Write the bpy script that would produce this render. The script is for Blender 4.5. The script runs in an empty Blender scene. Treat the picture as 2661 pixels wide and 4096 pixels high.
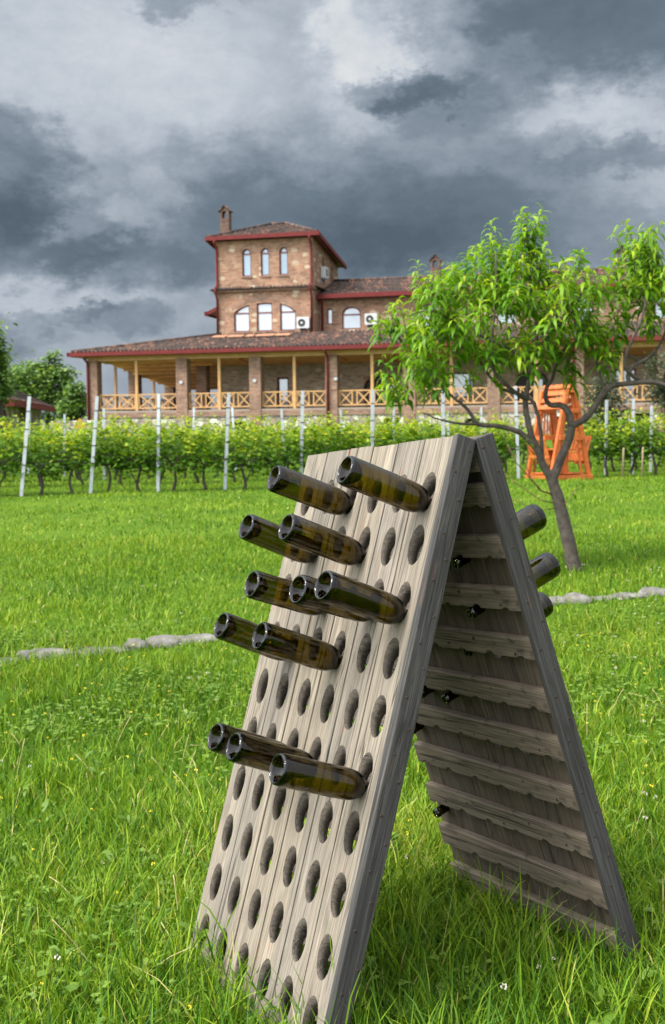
import bpy, bmesh, math, random
import numpy as np
from mathutils import Vector, Matrix

random.seed(7)
rng = np.random.default_rng(7)
C = bpy.context.scene.collection
SC = bpy.context.scene

# ------------------------------------------------------------------ camera, sky, sun, exposure
EYE = 1.45
PITCH, ROLL, FPX = 0.06532, 0.010925, 2788.7      # focal length in pixels of a 1546 wide picture
_r = Vector((1, 0, 0)); _u = Vector((0, math.sin(PITCH), math.cos(PITCH)))
CF = Vector((0, math.cos(PITCH), -math.sin(PITCH)))
CR = _r * math.cos(ROLL) - _u * math.sin(ROLL)
CU = _r * math.sin(ROLL) + _u * math.cos(ROLL)
cam_data = bpy.data.cameras.new("camera")
cam = bpy.data.objects.new("camera", cam_data); C.objects.link(cam)
M = Matrix.Identity(4)
for i in range(3):
    M[i][0], M[i][1], M[i][2] = CR[i], CU[i], -CF[i]
M[2][3] = EYE
cam.matrix_world = M
cam_data.sensor_fit = 'VERTICAL'; cam_data.sensor_height = 36.0
cam_data.lens = 36.0 * 4800 / 4096
cam_data.clip_start = 0.05; cam_data.clip_end = 2000
cam_data.dof.use_dof = True; cam_data.dof.focus_distance = 2.75; cam_data.dof.aperture_fstop = 9.0
SC.camera = cam

SUN_AZ, SUN_EL = math.radians(-118), math.radians(50)   # azimuth clockwise from +Y
world = bpy.data.worlds.new("World"); SC.world = world; world.use_nodes = True
wn = world.node_tree; wn.nodes.clear()
def N(t, typ, **k):
    n = t.nodes.new(typ)
    for a, b in k.items(): setattr(n, a, b)
    return n
def math_(t, op, a, b=None, c=None, clamp=False):
    n = t.nodes.new('ShaderNodeMath'); n.operation = op; n.use_clamp = clamp
    for i, v in enumerate((a, b, c)):
        if v is None: continue
        if isinstance(v, (int, float)): n.inputs[i].default_value = v
        else: t.links.new(v, n.inputs[i])
    return n.outputs[0]
def mixc(t, f, a, b, typ='MIX'):
    n = t.nodes.new('ShaderNodeMix'); n.data_type = 'RGBA'; n.blend_type = typ
    for i, v in ((0, f), (6, a), (7, b)):
        if isinstance(v, (int, float)): n.inputs[i].default_value = v
        elif isinstance(v, tuple): n.inputs[i].default_value = v if len(v) == 4 else (*v, 1)
        else: t.links.new(v, n.inputs[i])
    return n.outputs[2]
def maprange(t, v, a, b, c=0.0, d=1.0, smooth=True):
    n = t.nodes.new('ShaderNodeMapRange')
    if smooth: n.interpolation_type = 'SMOOTHSTEP'
    t.links.new(v, n.inputs[0])
    for i, x in ((1, a), (2, b), (3, c), (4, d)): n.inputs[i].default_value = x
    return n.outputs[0]

SKY_S = 0.12
def build_sky():
    t = wn
    out = N(t, 'ShaderNodeOutputWorld'); bg = N(t, 'ShaderNodeBackground')
    bg.inputs[1].default_value = SKY_S
    sky = N(t, 'ShaderNodeTexSky', sky_type='NISHITA', sun_disc=False)
    sky.sun_elevation = SUN_EL; sky.sun_rotation = SUN_AZ
    tc = N(t, 'ShaderNodeTexCoord'); sep = N(t, 'ShaderNodeSeparateXYZ')
    t.links.new(tc.outputs['Generated'], sep.inputs[0])
    x, y, z = sep.outputs
    az = math_(t, 'ARCTAN2', x, y); el = math_(t, 'ARCSINE', z)
    # turbulent displacement of the directions, stretched sideways like cloud decks
    cmb = N(t, 'ShaderNodeCombineXYZ')
    t.links.new(az, cmb.inputs[0]); t.links.new(math_(t, 'MULTIPLY', el, 1.6), cmb.inputs[1])
    def noise(scale, detail, rough, off, dist=0.0):
        mp = N(t, 'ShaderNodeMapping'); mp.inputs[1].default_value = off
        t.links.new(cmb.outputs[0], mp.inputs[0])
        n = N(t, 'ShaderNodeTexNoise'); n.inputs['Scale'].default_value = scale
        n.inputs['Detail'].default_value = detail; n.inputs['Roughness'].default_value = rough
        n.inputs['Distortion'].default_value = dist
        t.links.new(mp.outputs[0], n.inputs['Vector']); return n
    # two scales of turbulence bend the cloud masses so that their edges curl and fray
    w = noise(6.0, 4, 0.55, (3.1, 1.7, 0.4)); w2 = noise(24.0, 9, 0.68, (5.1, 0.7, 2.4))
    ws = N(t, 'ShaderNodeSeparateColor'); t.links.new(w.outputs['Color'], ws.inputs[0])
    ws2 = N(t, 'ShaderNodeSeparateColor'); t.links.new(w2.outputs['Color'], ws2.inputs[0])
    def warp(base, i, k1, k2):
        s_ = math_(t, 'ADD', base, math_(t, 'MULTIPLY', math_(t, 'SUBTRACT', ws.outputs[i], 0.5), k1))
        return math_(t, 'ADD', s_, math_(t, 'MULTIPLY', math_(t, 'SUBTRACT', ws2.outputs[i], 0.5), k2))
    azw = warp(az, 0, 0.10, 0.10); elw = warp(el, 1, 0.07, 0.075)
    def blob(px, py, rx, ry, hard):
        a0 = math.atan((px - 773) / FPX); e0 = math.atan((1008 - py) / FPX)
        da = math_(t, 'DIVIDE', math_(t, 'SUBTRACT', azw, a0), rx / FPX)
        de = math_(t, 'DIVIDE', math_(t, 'SUBTRACT', elw, e0), ry / FPX)
        s = math_(t, 'ADD', math_(t, 'MULTIPLY', da, da), math_(t, 'MULTIPLY', de, de))
        if hard: return maprange(t, s, 0.1, 1.9, 1.0, 0.0)          # a cloud with an edge of its own
        return math_(t, 'EXPONENT', math_(t, 'MULTIPLY', s, -1.0))
    v = None
    for amp, px, py, rx, ry, hard in SKY_BLOBS:
        b = math_(t, 'MULTIPLY', blob(px, py, rx, ry, hard), amp)
        v = b if v is None else math_(t, 'ADD', v, b)
    n1 = noise(8.0, 10, 0.66, (0.3, 5.2, 1.0), 0.6); n2 = noise(34.0, 9, 0.68, (7.3, 2.2, 4.0), 0.4)
    v = math_(t, 'ADD', v, SKY_BASE)
    v = math_(t, 'ADD', v, math_(t, 'MULTIPLY', math_(t, 'SUBTRACT', n1.outputs[0], 0.5), 0.31))
    v = math_(t, 'ADD', v, math_(t, 'MULTIPLY', math_(t, 'SUBTRACT', n2.outputs[0], 0.5), 0.20))
    ramp = N(t, 'ShaderNodeValToRGB'); t.links.new(v, ramp.inputs[0])
    cr = ramp.color_ramp
    stops = [(0.0, (0.053, 0.073, 0.094)), (0.25, (0.090, 0.117, 0.147)), (0.5, (0.182, 0.213, 0.250)),
             (0.72, (0.305, 0.333, 0.371)), (1.0, (0.49, 0.495, 0.487))]
    while len(cr.elements) < len(stops): cr.elements.new(0.5)
    for e_, (p, c) in zip(cr.elements, stops): e_.position = p; e_.color = (*c, 1)
    cl = mixc(t, 1.0, ramp.outputs[0], (CLOUD_K / SKY_S,) * 3, 'MULTIPLY')
    # the storm front stands ahead; overhead and behind thin bright cloud under the open sky
    ang = math_(t, 'ADD', math_(t, 'MULTIPLY', y, 0.93), math_(t, 'MULTIPLY', z, -0.6))
    front = maprange(t, ang, 0.30, 0.62)
    n3 = noise(2.2, 7, 0.55, (1.3, 8.2, 2.0))
    thin = maprange(t, n3.outputs[0], 0.4, 0.62)
    dt = N(t, 'ShaderNodeVectorMath', operation='DOT_PRODUCT'); t.links.new(tc.outputs['Generated'], dt.inputs[0])
    dt.inputs[1].default_value = (math.sin(SUN_AZ) * math.cos(SUN_EL), math.cos(SUN_AZ) * math.cos(SUN_EL), math.sin(SUN_EL))
    glow = math_(t, 'EXPONENT', math_(t, 'MULTIPLY', math_(t, 'SUBTRACT', dt.outputs['Value'], 1.0), 2.6))   # thin cloud is brightest round the veiled sun
    veil = N(t, 'ShaderNodeVectorMath', operation='SCALE'); veil.inputs[0].default_value = (11.0, 11.2, 11.5)
    t.links.new(math_(t, 'ADD', math_(t, 'MULTIPLY', glow, 2.1), 0.22), veil.inputs['Scale'])
    high = mixc(t, math_(t, 'ADD', math_(t, 'MULTIPLY', thin, 0.35), 0.6), sky.outputs[0], veil.outputs[0])
    col = mixc(t, front, high, cl)
    t.links.new(col, bg.inputs[0]); t.links.new(bg.outputs[0], out.inputs[0])
# amplitude, centre and radii of the cloud masses (seen directions written in picture units)
SKY_BASE = 0.53
SKY_BLOBS = [(0.22, 250, 140, 480, 230, 0), (0.12, 520, 330, 260, 120, 0), (0.18, 850, 100, 110, 190, 1), (0.11, 820, 60, 60, 130, 1), (0.14, 1010, 110, 130, 90, 1),
             (-0.30, 1380, 120, 330, 120, 1), (-0.12, 1250, 60, 300, 90, 0), (-0.30, 940, 225, 120, 42, 1), (-0.20, 1060, 270, 120, 70, 1), (0.16, 1330, 300, 200, 80, 0), (0.10, 1180, 170, 120, 40, 1),
             (-0.32, 20, 430, 130, 120, 1), (-0.27, 90, 560, 190, 90, 1), (-0.20, 330, 610, 190, 70, 1), (-0.22, 480, 430, 230, 110, 0), (-0.26, 800, 520, 380, 170, 0), (-0.22, 1080, 520, 380, 130, 0), (-0.14, 1450, 420, 200, 40, 1),
             (0.12, 60, 700, 220, 90, 0), (0.09, 330, 690, 230, 50, 0), (-0.22, 930, 610, 260, 80, 0), (0.13, 330, 440, 55, 60, 1), (0.14, 190, 540, 60, 40, 1), (-0.20, 310, 760, 120, 45, 1), (-0.20, 70, 790, 90, 50, 1), (-0.14, 210, 735, 90, 20, 1),
             (0.14, 1480, 490, 160, 40, 0), (0.12, 1500, 330, 120, 60, 0), (-0.24, 430, 20, 130, 45, 1), (-0.10, 1250, 370, 140, 40, 1)]
CLOUD_K = 0.77
build_sky()
sun_d = bpy.data.lights.new("sun", 'SUN'); sun = bpy.data.objects.new("sun", sun_d); C.objects.link(sun)
sun_d.energy = 2.4; sun_d.angle = math.radians(20); sun_d.color = (1.0, 0.95, 0.86)
SUN_DIR = Vector((math.sin(SUN_AZ) * math.cos(SUN_EL), math.cos(SUN_AZ) * math.cos(SUN_EL), math.sin(SUN_EL)))
sun.rotation_euler = SUN_DIR.to_track_quat('Z', 'Y').to_euler(); sun.location = SUN_DIR * 50
SC.view_settings.view_transform = 'Standard'; SC.view_settings.look = 'None'
SC.view_settings.exposure = 1.2; SC.view_settings.gamma = 1.0
SC.render.engine = 'CYCLES'
cy = SC.cycles
cy.max_bounces = 14; cy.transmission_bounces = 14; cy.glossy_bounces = 6; cy.diffuse_bounces = 3; cy.transparent_max_bounces = 8
cy.use_denoising = True; cy.caustics_reflective = False; cy.caustics_refractive = False
cy.sample_clamp_indirect = 6

def at(px, py, Y):
    """world point seen at a picture position, at distance Y ahead"""
    d = CR * ((px - 773) / FPX) + CF - CU * ((py - 1190) / FPX)
    p = d * (Y / d.y); p.z += EYE
    return p

# ------------------------------------------------------------------ terrain height
_py = [-20, 0, 2.6, 4, 8, 10, 11.4, 16, 22.4, 26, 32, 45, 72, 110, 400]
_pz = [0.1, 0.09, 0.0, -0.035, 0.0, 0.055, 0.095, 0.18, 0.33, 0.44, 0.50, 0.72, 1.5, 2.1, 2.5]
def ground(x, y):
    x = np.asarray(x, float); y = np.asarray(y, float)
    z = np.interp(y, _py, _pz)
    z = z + 0.05 * np.clip(x, -4, 4) * np.clip((14 - y) / 10, 0, 1)
    z = z + 0.012 * np.sin(x * 2.3 + 1) * np.sin(y * 1.9) + 0.02 * np.sin(x * 0.7 + y * 0.5) * np.clip((y - 3) / 5, 0, 1)
    # low bank at the vineyard's edge
    z = z + 0.05 * np.exp(-((y - 20.6 - 0.34 * (x + 6)) / 0.7) ** 2) * (y > 15)
    return z
def gz(x, y): return float(ground(x, y))

# ------------------------------------------------------------------ builders
def tag(o, label=None, cat=None, group=None, kind=None):
    if label: o['label'] = label
    if cat: o['category'] = cat
    if group: o['group'] = group
    if kind: o['kind'] = kind
    return o
def empty(name, loc=(0, 0, 0), rz=0.0, label=None, cat=None, group=None):
    o = bpy.data.objects.new(name, None); C.objects.link(o)
    o.location = loc; o.rotation_euler = (0, 0, rz); o.empty_display_size = 0.2
    return tag(o, label, cat, group)
class MB:
    def __init__(s): s.v = []; s.f = []; s.mi = []; s.sm = []
    def add(s, vs, fs, mi=0, smooth=False):
        b = len(s.v); s.v += [tuple(p) for p in vs]
        for f in fs: s.f.append([i + b for i in f]); s.mi.append(mi); s.sm.append(smooth)
    def box(s, a, b, mi=0):
        x0, y0, z0 = a; x1, y1, z1 = b
        s.add([(x0, y0, z0), (x1, y0, z0), (x1, y1, z0), (x0, y1, z0), (x0, y0, z1), (x1, y0, z1), (x1, y1, z1), (x0, y1, z1)],
              [(0, 3, 2, 1), (4, 5, 6, 7), (0, 1, 5, 4), (1, 2, 6, 5), (2, 3, 7, 6), (3, 0, 4, 7)], mi)
    def bar(s, p, q, w, h, up=(0, 0, 1), mi=0):
        p = Vector(p); q = Vector(q); d = (q - p).normalized(); up = Vector(up)
        sx = d.cross(up)
        if sx.length < 1e-4: sx = d.cross(Vector((0, 1, 0)))
        sx.normalize(); sy = sx.cross(d).normalized()
        vs = [o + sx * a * w / 2 + sy * b * h / 2 for o in (p, q) for a, b in ((-1, -1), (1, -1), (1, 1), (-1, 1))]
        s.add(vs, [(0, 3, 2, 1), (4, 5, 6, 7), (0, 1, 5, 4), (1, 2, 6, 5), (2, 3, 7, 6), (3, 0, 4, 7)], mi)
    def tube(s, pts, rs, n=8, mi=0, cap=True):
        pts = [Vector(p) for p in pts]; rings = []
        base = len(s.v); prev = None
        for i, p in enumerate(pts):
            d = (pts[min(i + 1, len(pts) - 1)] - pts[max(i - 1, 0)]).normalized()
            ref = prev if prev is not None else (Vector((1, 0, 0)) if abs(d.x) < 0.9 else Vector((0, 1, 0)))
            a = (ref - d * ref.dot(d)).normalized(); b = d.cross(a); prev = a
            for k in range(n):
                t = 2 * math.pi * k / n
                s.v.append(tuple(p + (a * math.cos(t) + b * math.sin(t)) * rs[i]))
        for i in range(len(pts) - 1):
            for k in range(n):
                k2 = (k + 1) % n
                s.f.append([base + i * n + k, base + i * n + k2, base + (i + 1) * n + k2, base + (i + 1) * n + k]); s.mi.append(mi); s.sm.append(True)
        if cap:
            s.f.append([base + k for k in range(n)][::-1]); s.mi.append(mi); s.sm.append(False)
            e = base + (len(pts) - 1) * n
            s.f.append([e + k for k in range(n)]); s.mi.append(mi); s.sm.append(False)
    def prism(s, poly, f3, d0, d1, mi=0):
        """poly of 2-D points, f3(a,b,d) -> 3-D point, extruded from d0 to d1"""
        n = len(poly)
        vs = [f3(a, b, d0) for a, b in poly] + [f3(a, b, d1) for a, b in poly]
        fs = [list(range(n))[::-1], list(range(n, 2 * n))] + [[i, (i + 1) % n, n + (i + 1) % n, n + i] for i in range(n)]
        s.add(vs, fs, mi)
    def lathe(s, prof, n=40, mi=0):
        base = len(s.v)
        for r, z in prof:
            for k in range(n):
                t = 2 * math.pi * k / n; s.v.append((r * math.cos(t), r * math.sin(t), z))
        for i in range(len(prof) - 1):
            for k in range(n):
                k2 = (k + 1) % n
                s.f.append([base + i * n + k, base + i * n + k2, base + (i + 1) * n + k2, base + (i + 1) * n + k]); s.mi.append(mi); s.sm.append(True)
    def build(s, name, mats, parent=None, fix=True, merge=0.0, bevel=0.0, loc=None):
        me = bpy.data.meshes.new(name); me.from_pydata(s.v, [], s.f)
        mats = mats if isinstance(mats, (list, tuple)) else [mats]
        for m in mats: me.materials.append(m)
        me.polygons.foreach_set('material_index', s.mi); me.polygons.foreach_set('use_smooth', s.sm)
        if fix or merge:
            bm = bmesh.new(); bm.from_mesh(me)
            if merge: bmesh.ops.remove_doubles(bm, verts=bm.verts, dist=merge)
            if fix: bmesh.ops.recalc_face_normals(bm, faces=bm.faces)
            bm.to_mesh(me); bm.free()
        me.update()
        o = bpy.data.objects.new(name, me); C.objects.link(o)
        if parent: o.parent = parent
        if loc is not None: o.location = loc
        if bevel:
            b = o.modifiers.new('bevel', 'BEVEL'); b.width = bevel; b.segments = 2; b.limit_method = 'ANGLE'; b.angle_limit = math.radians(40)
        return o
def np_mesh(name, verts, faces_list, mats, attrs=None, smooth=False, parent=None):
    """verts (n,3); faces_list = list of (m,k) index arrays"""
    me = bpy.data.meshes.new(name)
    me.vertices.add(len(verts)); me.vertices.foreach_set('co', np.asarray(verts, np.float32).ravel())
    li = np.concatenate([f.ravel() for f in faces_list]); tot = np.concatenate([np.full(len(f), f.shape[1]) for f in faces_list])
    st = np.concatenate([[0], np.cumsum(tot)[:-1]])
    me.loops.add(len(li)); me.loops.foreach_set('vertex_index', li.astype(np.int32))
    me.polygons.add(len(tot)); me.polygons.foreach_set('loop_start', st.astype(np.int32))
    if smooth: me.polygons.foreach_set('use_smooth', np.ones(len(tot), bool))
    for m in (mats if isinstance(mats, (list, tuple)) else [mats]): me.materials.append(m)
    for k, a in (attrs or {}).items():
        at_ = me.attributes.new(k, 'FLOAT', 'POINT'); at_.data.foreach_set('value', np.asarray(a, np.float32))
    me.update(calc_edges=True); me.validate()
    o = bpy.data.objects.new(name, me); C.objects.link(o)
    if parent: o.parent = parent
    return o
def copy_tree(o, parent=None):
    c = o.copy(); C.objects.link(c); c.parent = parent
    for ch in list(o.children): copy_tree(ch, c)
    return c

# ------------------------------------------------------------------ materials
def new_mat(name):
    m = bpy.data.materials.new(name); m.use_nodes = True; t = m.node_tree
    return m, t, t.nodes['Principled BSDF']
def ncol(c): return (*c, 1) if len(c) == 3 else c
def ramp(t, v, stops):
    n = N(t, 'ShaderNodeValToRGB'); t.links.new(v, n.inputs[0]); cr = n.color_ramp
    while len(cr.elements) < len(stops): cr.elements.new(0.5)
    for e_, (p, c) in zip(cr.elements, stops): e_.position = p; e_.color = ncol(c)
    return n.outputs[0]
def tnoise(t, vec, scale, detail=4, rough=0.55, sc=(1, 1, 1), off=(0, 0, 0), dist=0.0):
    mp = N(t, 'ShaderNodeMapping'); mp.inputs[1].default_value = off; mp.inputs[3].default_value = sc
    t.links.new(vec, mp.inputs[0])
    n = N(t, 'ShaderNodeTexNoise'); n.inputs['Scale'].default_value = scale; n.inputs['Detail'].default_value = detail
    n.inputs['Roughness'].default_value = rough; n.inputs['Distortion'].default_value = dist
    t.links.new(mp.outputs[0], n.inputs['Vector']); return n
def bump(t, b, h, strength, dist):
    n = N(t, 'ShaderNodeBump'); n.inputs['Strength'].default_value = strength; n.inputs['Distance'].default_value = dist
    t.links.new(h, n.inputs['Height']); t.links.new(n.outputs[0], b.inputs['Normal'])
def simple(name, col, rough=0.6, var=0.15, scale=6.0, metal=0.0, bumpk=0.0, spec=0.4):
    m, t, b = new_mat(name)
    tc = N(t, 'ShaderNodeTexCoord'); n = tnoise(t, tc.outputs['Object'], scale, 5)
    lo = tuple(c * (1 - var) for c in col); hi = tuple(min(1, c * (1 + var)) for c in col)
    t.links.new(ramp(t, n.outputs[0], [(0.3, lo), (0.7, hi)]), b.inputs['Base Color'])
    b.inputs['Roughness'].default_value = rough; b.inputs['Metallic'].default_value = metal; b.inputs['Specular IOR Level'].default_value = spec
    if bumpk: bump(t, b, n.outputs[0], 0.6, bumpk)
    return m
def wood(name, dark, mid, light, axis, rust=0.0, stain=0.0, plank=None, gray=0.0, fine=1.0, seed=0.0):
    """weathered timber, grain along the local axis given"""
    m, t, b = new_mat(name)
    tc = N(t, 'ShaderNodeTexCoord'); ob = tc.outputs['Object']
    def sc(along, across): return tuple(along if i == axis else across for i in range(3))
    o = (seed, seed * 1.7, seed * 0.3)
    vec = ob
    if plank:
        u0, w = plank
        sp = N(t, 'ShaderNodeSeparateXYZ'); t.links.new(ob, sp.inputs[0])
        idx = math_(t, 'FLOOR', math_(t, 'DIVIDE', math_(t, 'SUBTRACT', sp.outputs[0], u0), w))
        wnz = N(t, 'ShaderNodeTexWhiteNoise', noise_dimensions='1D'); t.links.new(idx, wnz.inputs['W'])
        cb = N(t, 'ShaderNodeCombineXYZ'); t.links.new(sp.outputs[0], cb.inputs[0])
        t.links.new(math_(t, 'ADD', sp.outputs[1], math_(t, 'MULTIPLY', wnz.outputs[0], 7.0)), cb.inputs[1]); t.links.new(sp.outputs[2], cb.inputs[2])
        vec = cb.outputs[0]
    g1 = tnoise(t, vec, 1.0, 7, 0.66, sc(2.6, 130 * fine), o, 0.5)
    g2 = tnoise(t, vec, 1.0, 4, 0.6, sc(9, 420 * fine), (o[0] + 3, o[1], 2), 0.2)
    g3 = tnoise(t, vec, 1.0, 3, 0.5, sc(1.3, 9), (o[0] + 9, o[1] + 4, 2))
    col = ramp(t, g1.outputs[0], [(0.25, dark), (0.47, mid), (0.74, light)])
    col = mixc(t, maprange(t, g2.outputs[0], 0.42, 0.72, 0.0, 0.6), col, tuple(c * 0.45 for c in dark))
    col = mixc(t, maprange(t, g3.outputs[0], 0.4, 0.75, 0.0, 0.45), col, tuple((a + b_) / 2 * 0.8 for a, b_ in zip(dark, mid)))
    # long drying cracks
    ck = tnoise(t, vec, 1.0, 2, 0.4, sc(1.1, 46), (o[0] + 20, o[1] + 7, 5), 0.25)
    ckm = maprange(t, math_(t, 'ABSOLUTE', math_(t, 'SUBTRACT', ck.outputs[0], 0.5)), 0.004, 0.016, 1.0, 0.0)
    sel = tnoise(t, vec, 1.0, 2, 0.5, sc(2.5, 12), (o[0] + 33, o[1], 5))
    ckm = math_(t, 'MULTIPLY', ckm, maprange(t, sel.outputs[0], 0.44, 0.54))
    col = mixc(t, math_(t, 'MULTIPLY', ckm, 0.85), col, (0.03, 0.026, 0.022))
    if plank:
        col = mixc(t, 1.0, col, mixc(t, wnz.outputs[0], (0.88, 0.88, 0.9), (1.1, 1.06, 1.0)), 'MULTIPLY')
    if rust:
        rn = tnoise(t, vec, 1.0, 3, 0.5, sc(5.5, 60), (o[0] + 50, o[1] + 3, 1)); rs_ = tnoise(t, vec, 1.0, 2, 0.5, sc(3.5, 7), (o[0] + 61, o[1], 1))
        rm = math_(t, 'MULTIPLY', maprange(t, rn.outputs[0], 0.63, 0.70), maprange(t, rs_.outputs[0], 0.52, 0.62))
        col = mixc(t, math_(t, 'MULTIPLY', rm, rust), col, (0.20, 0.075, 0.03))
    dm = tnoise(t, vec, 1.0, 6, 0.65, sc(4.0, 14), (o[0] + 88, o[1] + 2, 3), 0.6)
    col = mixc(t, maprange(t, dm.outputs[0], 0.46, 0.72, 0.0, 0.65), col, tuple(c * 0.55 for c in mid))
    if stain:
        sn = tnoise(t, vec, 1.0, 4, 0.6, sc(9, 22), (o[0] + 70, o[1] + 9, 1), 0.4)
        col = mixc(t, maprange(t, sn.outputs[0], 0.56, 0.74, 0.0, stain), col, (0.028, 0.023, 0.019))
    t.links.new(col, b.inputs['Base Color'])
    b.inputs['Roughness'].default_value = 0.85; b.inputs['Specular IOR Level'].default_value = 0.25
    h = math_(t, 'SUBTRACT', math_(t, 'ADD', g1.outputs[0], math_(t, 'MULTIPLY', g2.outputs[0], 0.4)), math_(t, 'MULTIPLY', ckm, 1.2))
    bump(t, b, h, 0.7, 0.0022)
    return m
def leafy(name, cols, trans=0.35, rough=0.5, tint=(1.15, 1.15, 0.4), spec=0.3):
    """cols: ramp stops driven by the leaf's own stored value"""
    m, t, b = new_mat(name)
    a = N(t, 'ShaderNodeAttribute', attribute_name='rnd')
    oi = N(t, 'ShaderNodeObjectInfo')
    r_ = math_(t, 'FRACT', math_(t, 'ADD', a.outputs['Fac'], math_(t, 'MULTIPLY', oi.outputs['Random'], 0.07)))
    col = ramp(t, r_, cols)
    t.links.new(col, b.inputs['Base Color'])
    b.inputs['Roughness'].default_value = rough; b.inputs['Specular IOR Level'].default_value = spec
    tr = N(t, 'ShaderNodeBsdfTranslucent'); t.links.new(mixc(t, 1.0, col, tint, 'MULTIPLY'), tr.inputs[0])
    mx = N(t, 'ShaderNodeMixShader'); mx.inputs[0].default_value = trans
    t.links.new(b.outputs[0], mx.inputs[1]); t.links.new(tr.outputs[0], mx.inputs[2])
    t.links.new(mx.outputs[0], t.nodes['Material Output'].inputs[0])
    return m

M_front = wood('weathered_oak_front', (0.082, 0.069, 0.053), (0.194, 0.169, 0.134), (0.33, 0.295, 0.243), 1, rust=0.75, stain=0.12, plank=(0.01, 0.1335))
M_bore_slat_shade = wood('stained_bore_shaded_slat_wood', (0.04, 0.033, 0.026), (0.085, 0.071, 0.056), (0.15, 0.127, 0.1), 0, fine=0.7, seed=4)
M_side = wood('grey_side_board', (0.02, 0.019, 0.0185), (0.046, 0.044, 0.042), (0.105, 0.1, 0.094), 1, rust=0.25, stain=0.5, seed=2)
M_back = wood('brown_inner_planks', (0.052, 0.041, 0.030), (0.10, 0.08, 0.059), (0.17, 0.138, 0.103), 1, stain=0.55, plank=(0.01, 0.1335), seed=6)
M_slat = wood('brown_grey_slat', (0.075, 0.059, 0.042), (0.155, 0.125, 0.092), (0.26, 0.216, 0.163), 0, rust=0.35, stain=0.85, seed=8)
M_nail = simple('rusty_nail', (0.035, 0.02, 0.014), 0.8, 0.4, 300)
def glass_mat():
    m, t, b = new_mat('olive_bottle_glass')
    tc = N(t, 'ShaderNodeTexCoord')
    n = tnoise(t, tc.outputs['Object'], 40, 3)
    b.inputs['Base Color'].default_value = (0.96, 0.96, 0.95, 1)
    va = N(t, 'ShaderNodeVolumeAbsorption'); va.inputs['Color'].default_value = (0.655, 0.60, 0.0, 1); va.inputs['Density'].default_value = 900.0
    t.links.new(va.outputs[0], t.nodes['Material Output'].inputs['Volume'])
    b.inputs['Transmission Weight'].default_value = 1.0; b.inputs['IOR'].default_value = 1.46; b.inputs['Roughness'].default_value = 0.012
    b.inputs['Specular IOR Level'].default_value = 0.5
    d = N(t, 'ShaderNodeBsdfDiffuse'); d.inputs[0].default_value = (0.22, 0.21, 0.19, 1)
    dn = tnoise(t, tc.outputs['Object'], 1.0, 5, 0.6, (90, 90, 14)); dn2 = tnoise(t, tc.outputs['Object'], 700, 2)
    dust = math_(t, 'ADD', maprange(t, dn.outputs[0], 0.55, 0.8, 0.0, 0.018), maprange(t, dn2.outputs[0], 0.74, 0.8, 0.0, 0.3))
    mx = N(t, 'ShaderNodeMixShader'); t.links.new(dust, mx.inputs[0])
    t.links.new(b.outputs[0], mx.inputs[1]); t.links.new(d.outputs[0], mx.inputs[2])
    t.links.new(mx.outputs[0], t.nodes['Material Output'].inputs[0])
    return m
M_glass = glass_mat()

def grass_floor():
    m, t, b = new_mat('lawn_soil_and_moss')
    tc = N(t, 'ShaderNodeTexCoord'); ob = tc.outputs['Object']
    n = tnoise(t, ob, 1.1, 6, 0.6); n2 = tnoise(t, ob, 22, 5, 0.65)
    c = ramp(t, n.outputs[0], [(0.3, (0.040, 0.085, 0.004)), (0.5, (0.06, 0.115, 0.005)), (0.72, (0.09, 0.145, 0.008))])
    c = mixc(t, maprange(t, n2.outputs[0], 0.52, 0.75, 0, 0.7), c, (0.05, 0.055, 0.015))
    t.links.new(c, b.inputs['Base Color']); b.inputs['Roughness'].default_value = 0.95; b.inputs['Specular IOR Level'].default_value = 0.1
    bump(t, b, n2.outputs[0], 0.8, 0.03)
    return m
M_ground = grass_floor()
M_grass = leafy('grass_blade', [(0.0, (0.018, 0.065, 0.004)), (0.3, (0.060, 0.150, 0.006)), (0.65, (0.165, 0.27, 0.012)), (0.92, (0.31, 0.36, 0.035)), (1.0, (0.38, 0.33, 0.13))], 0.28, 0.6, spec=0.2)
M_weed = leafy('broad_weed_leaf', [(0.0, (0.07, 0.14, 0.012)), (1.0, (0.14, 0.23, 0.02))], 0.3, 0.5)
M_petal = simple('clover_petal', (0.40, 0.37, 0.30), 0.8, 0.2, 60)
M_yellow = simple('yellow_petal', (0.62, 0.50, 0.03), 0.7, 0.2, 60)
M_straw = simple('dry_straw', (0.42, 0.34, 0.17), 0.8, 0.25, 30)

# ------------------------------------------------------------------ ground
def build_ground():
    ys = np.concatenate([np.arange(-6, 14, 0.2), np.arange(14, 34, 0.5), np.arange(34, 120, 4), np.array([120, 160, 220, 320, 480, 700])])
    xs = np.concatenate([-np.array([500, 300, 160, 90, 55]), np.arange(-35, -8, 3), np.arange(-8, 8, 0.25), np.arange(8, 36, 3), np.array([55, 90, 160, 300, 500])])
    X, Y = np.meshgrid(xs, ys); Z = ground(X, Y)
    v = np.stack([X, Y, Z], -1).reshape(-1, 3); nx = len(xs)
    i = (np.arange(len(ys) - 1)[:, None] * nx + np.arange(nx - 1)[None]).ravel()
    f = np.stack([i, i + 1, i + nx + 1, i + nx], 1)
    o = np_mesh('ground', v, [f], M_ground, smooth=True); tag(o, kind='structure')
build_ground()

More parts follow.
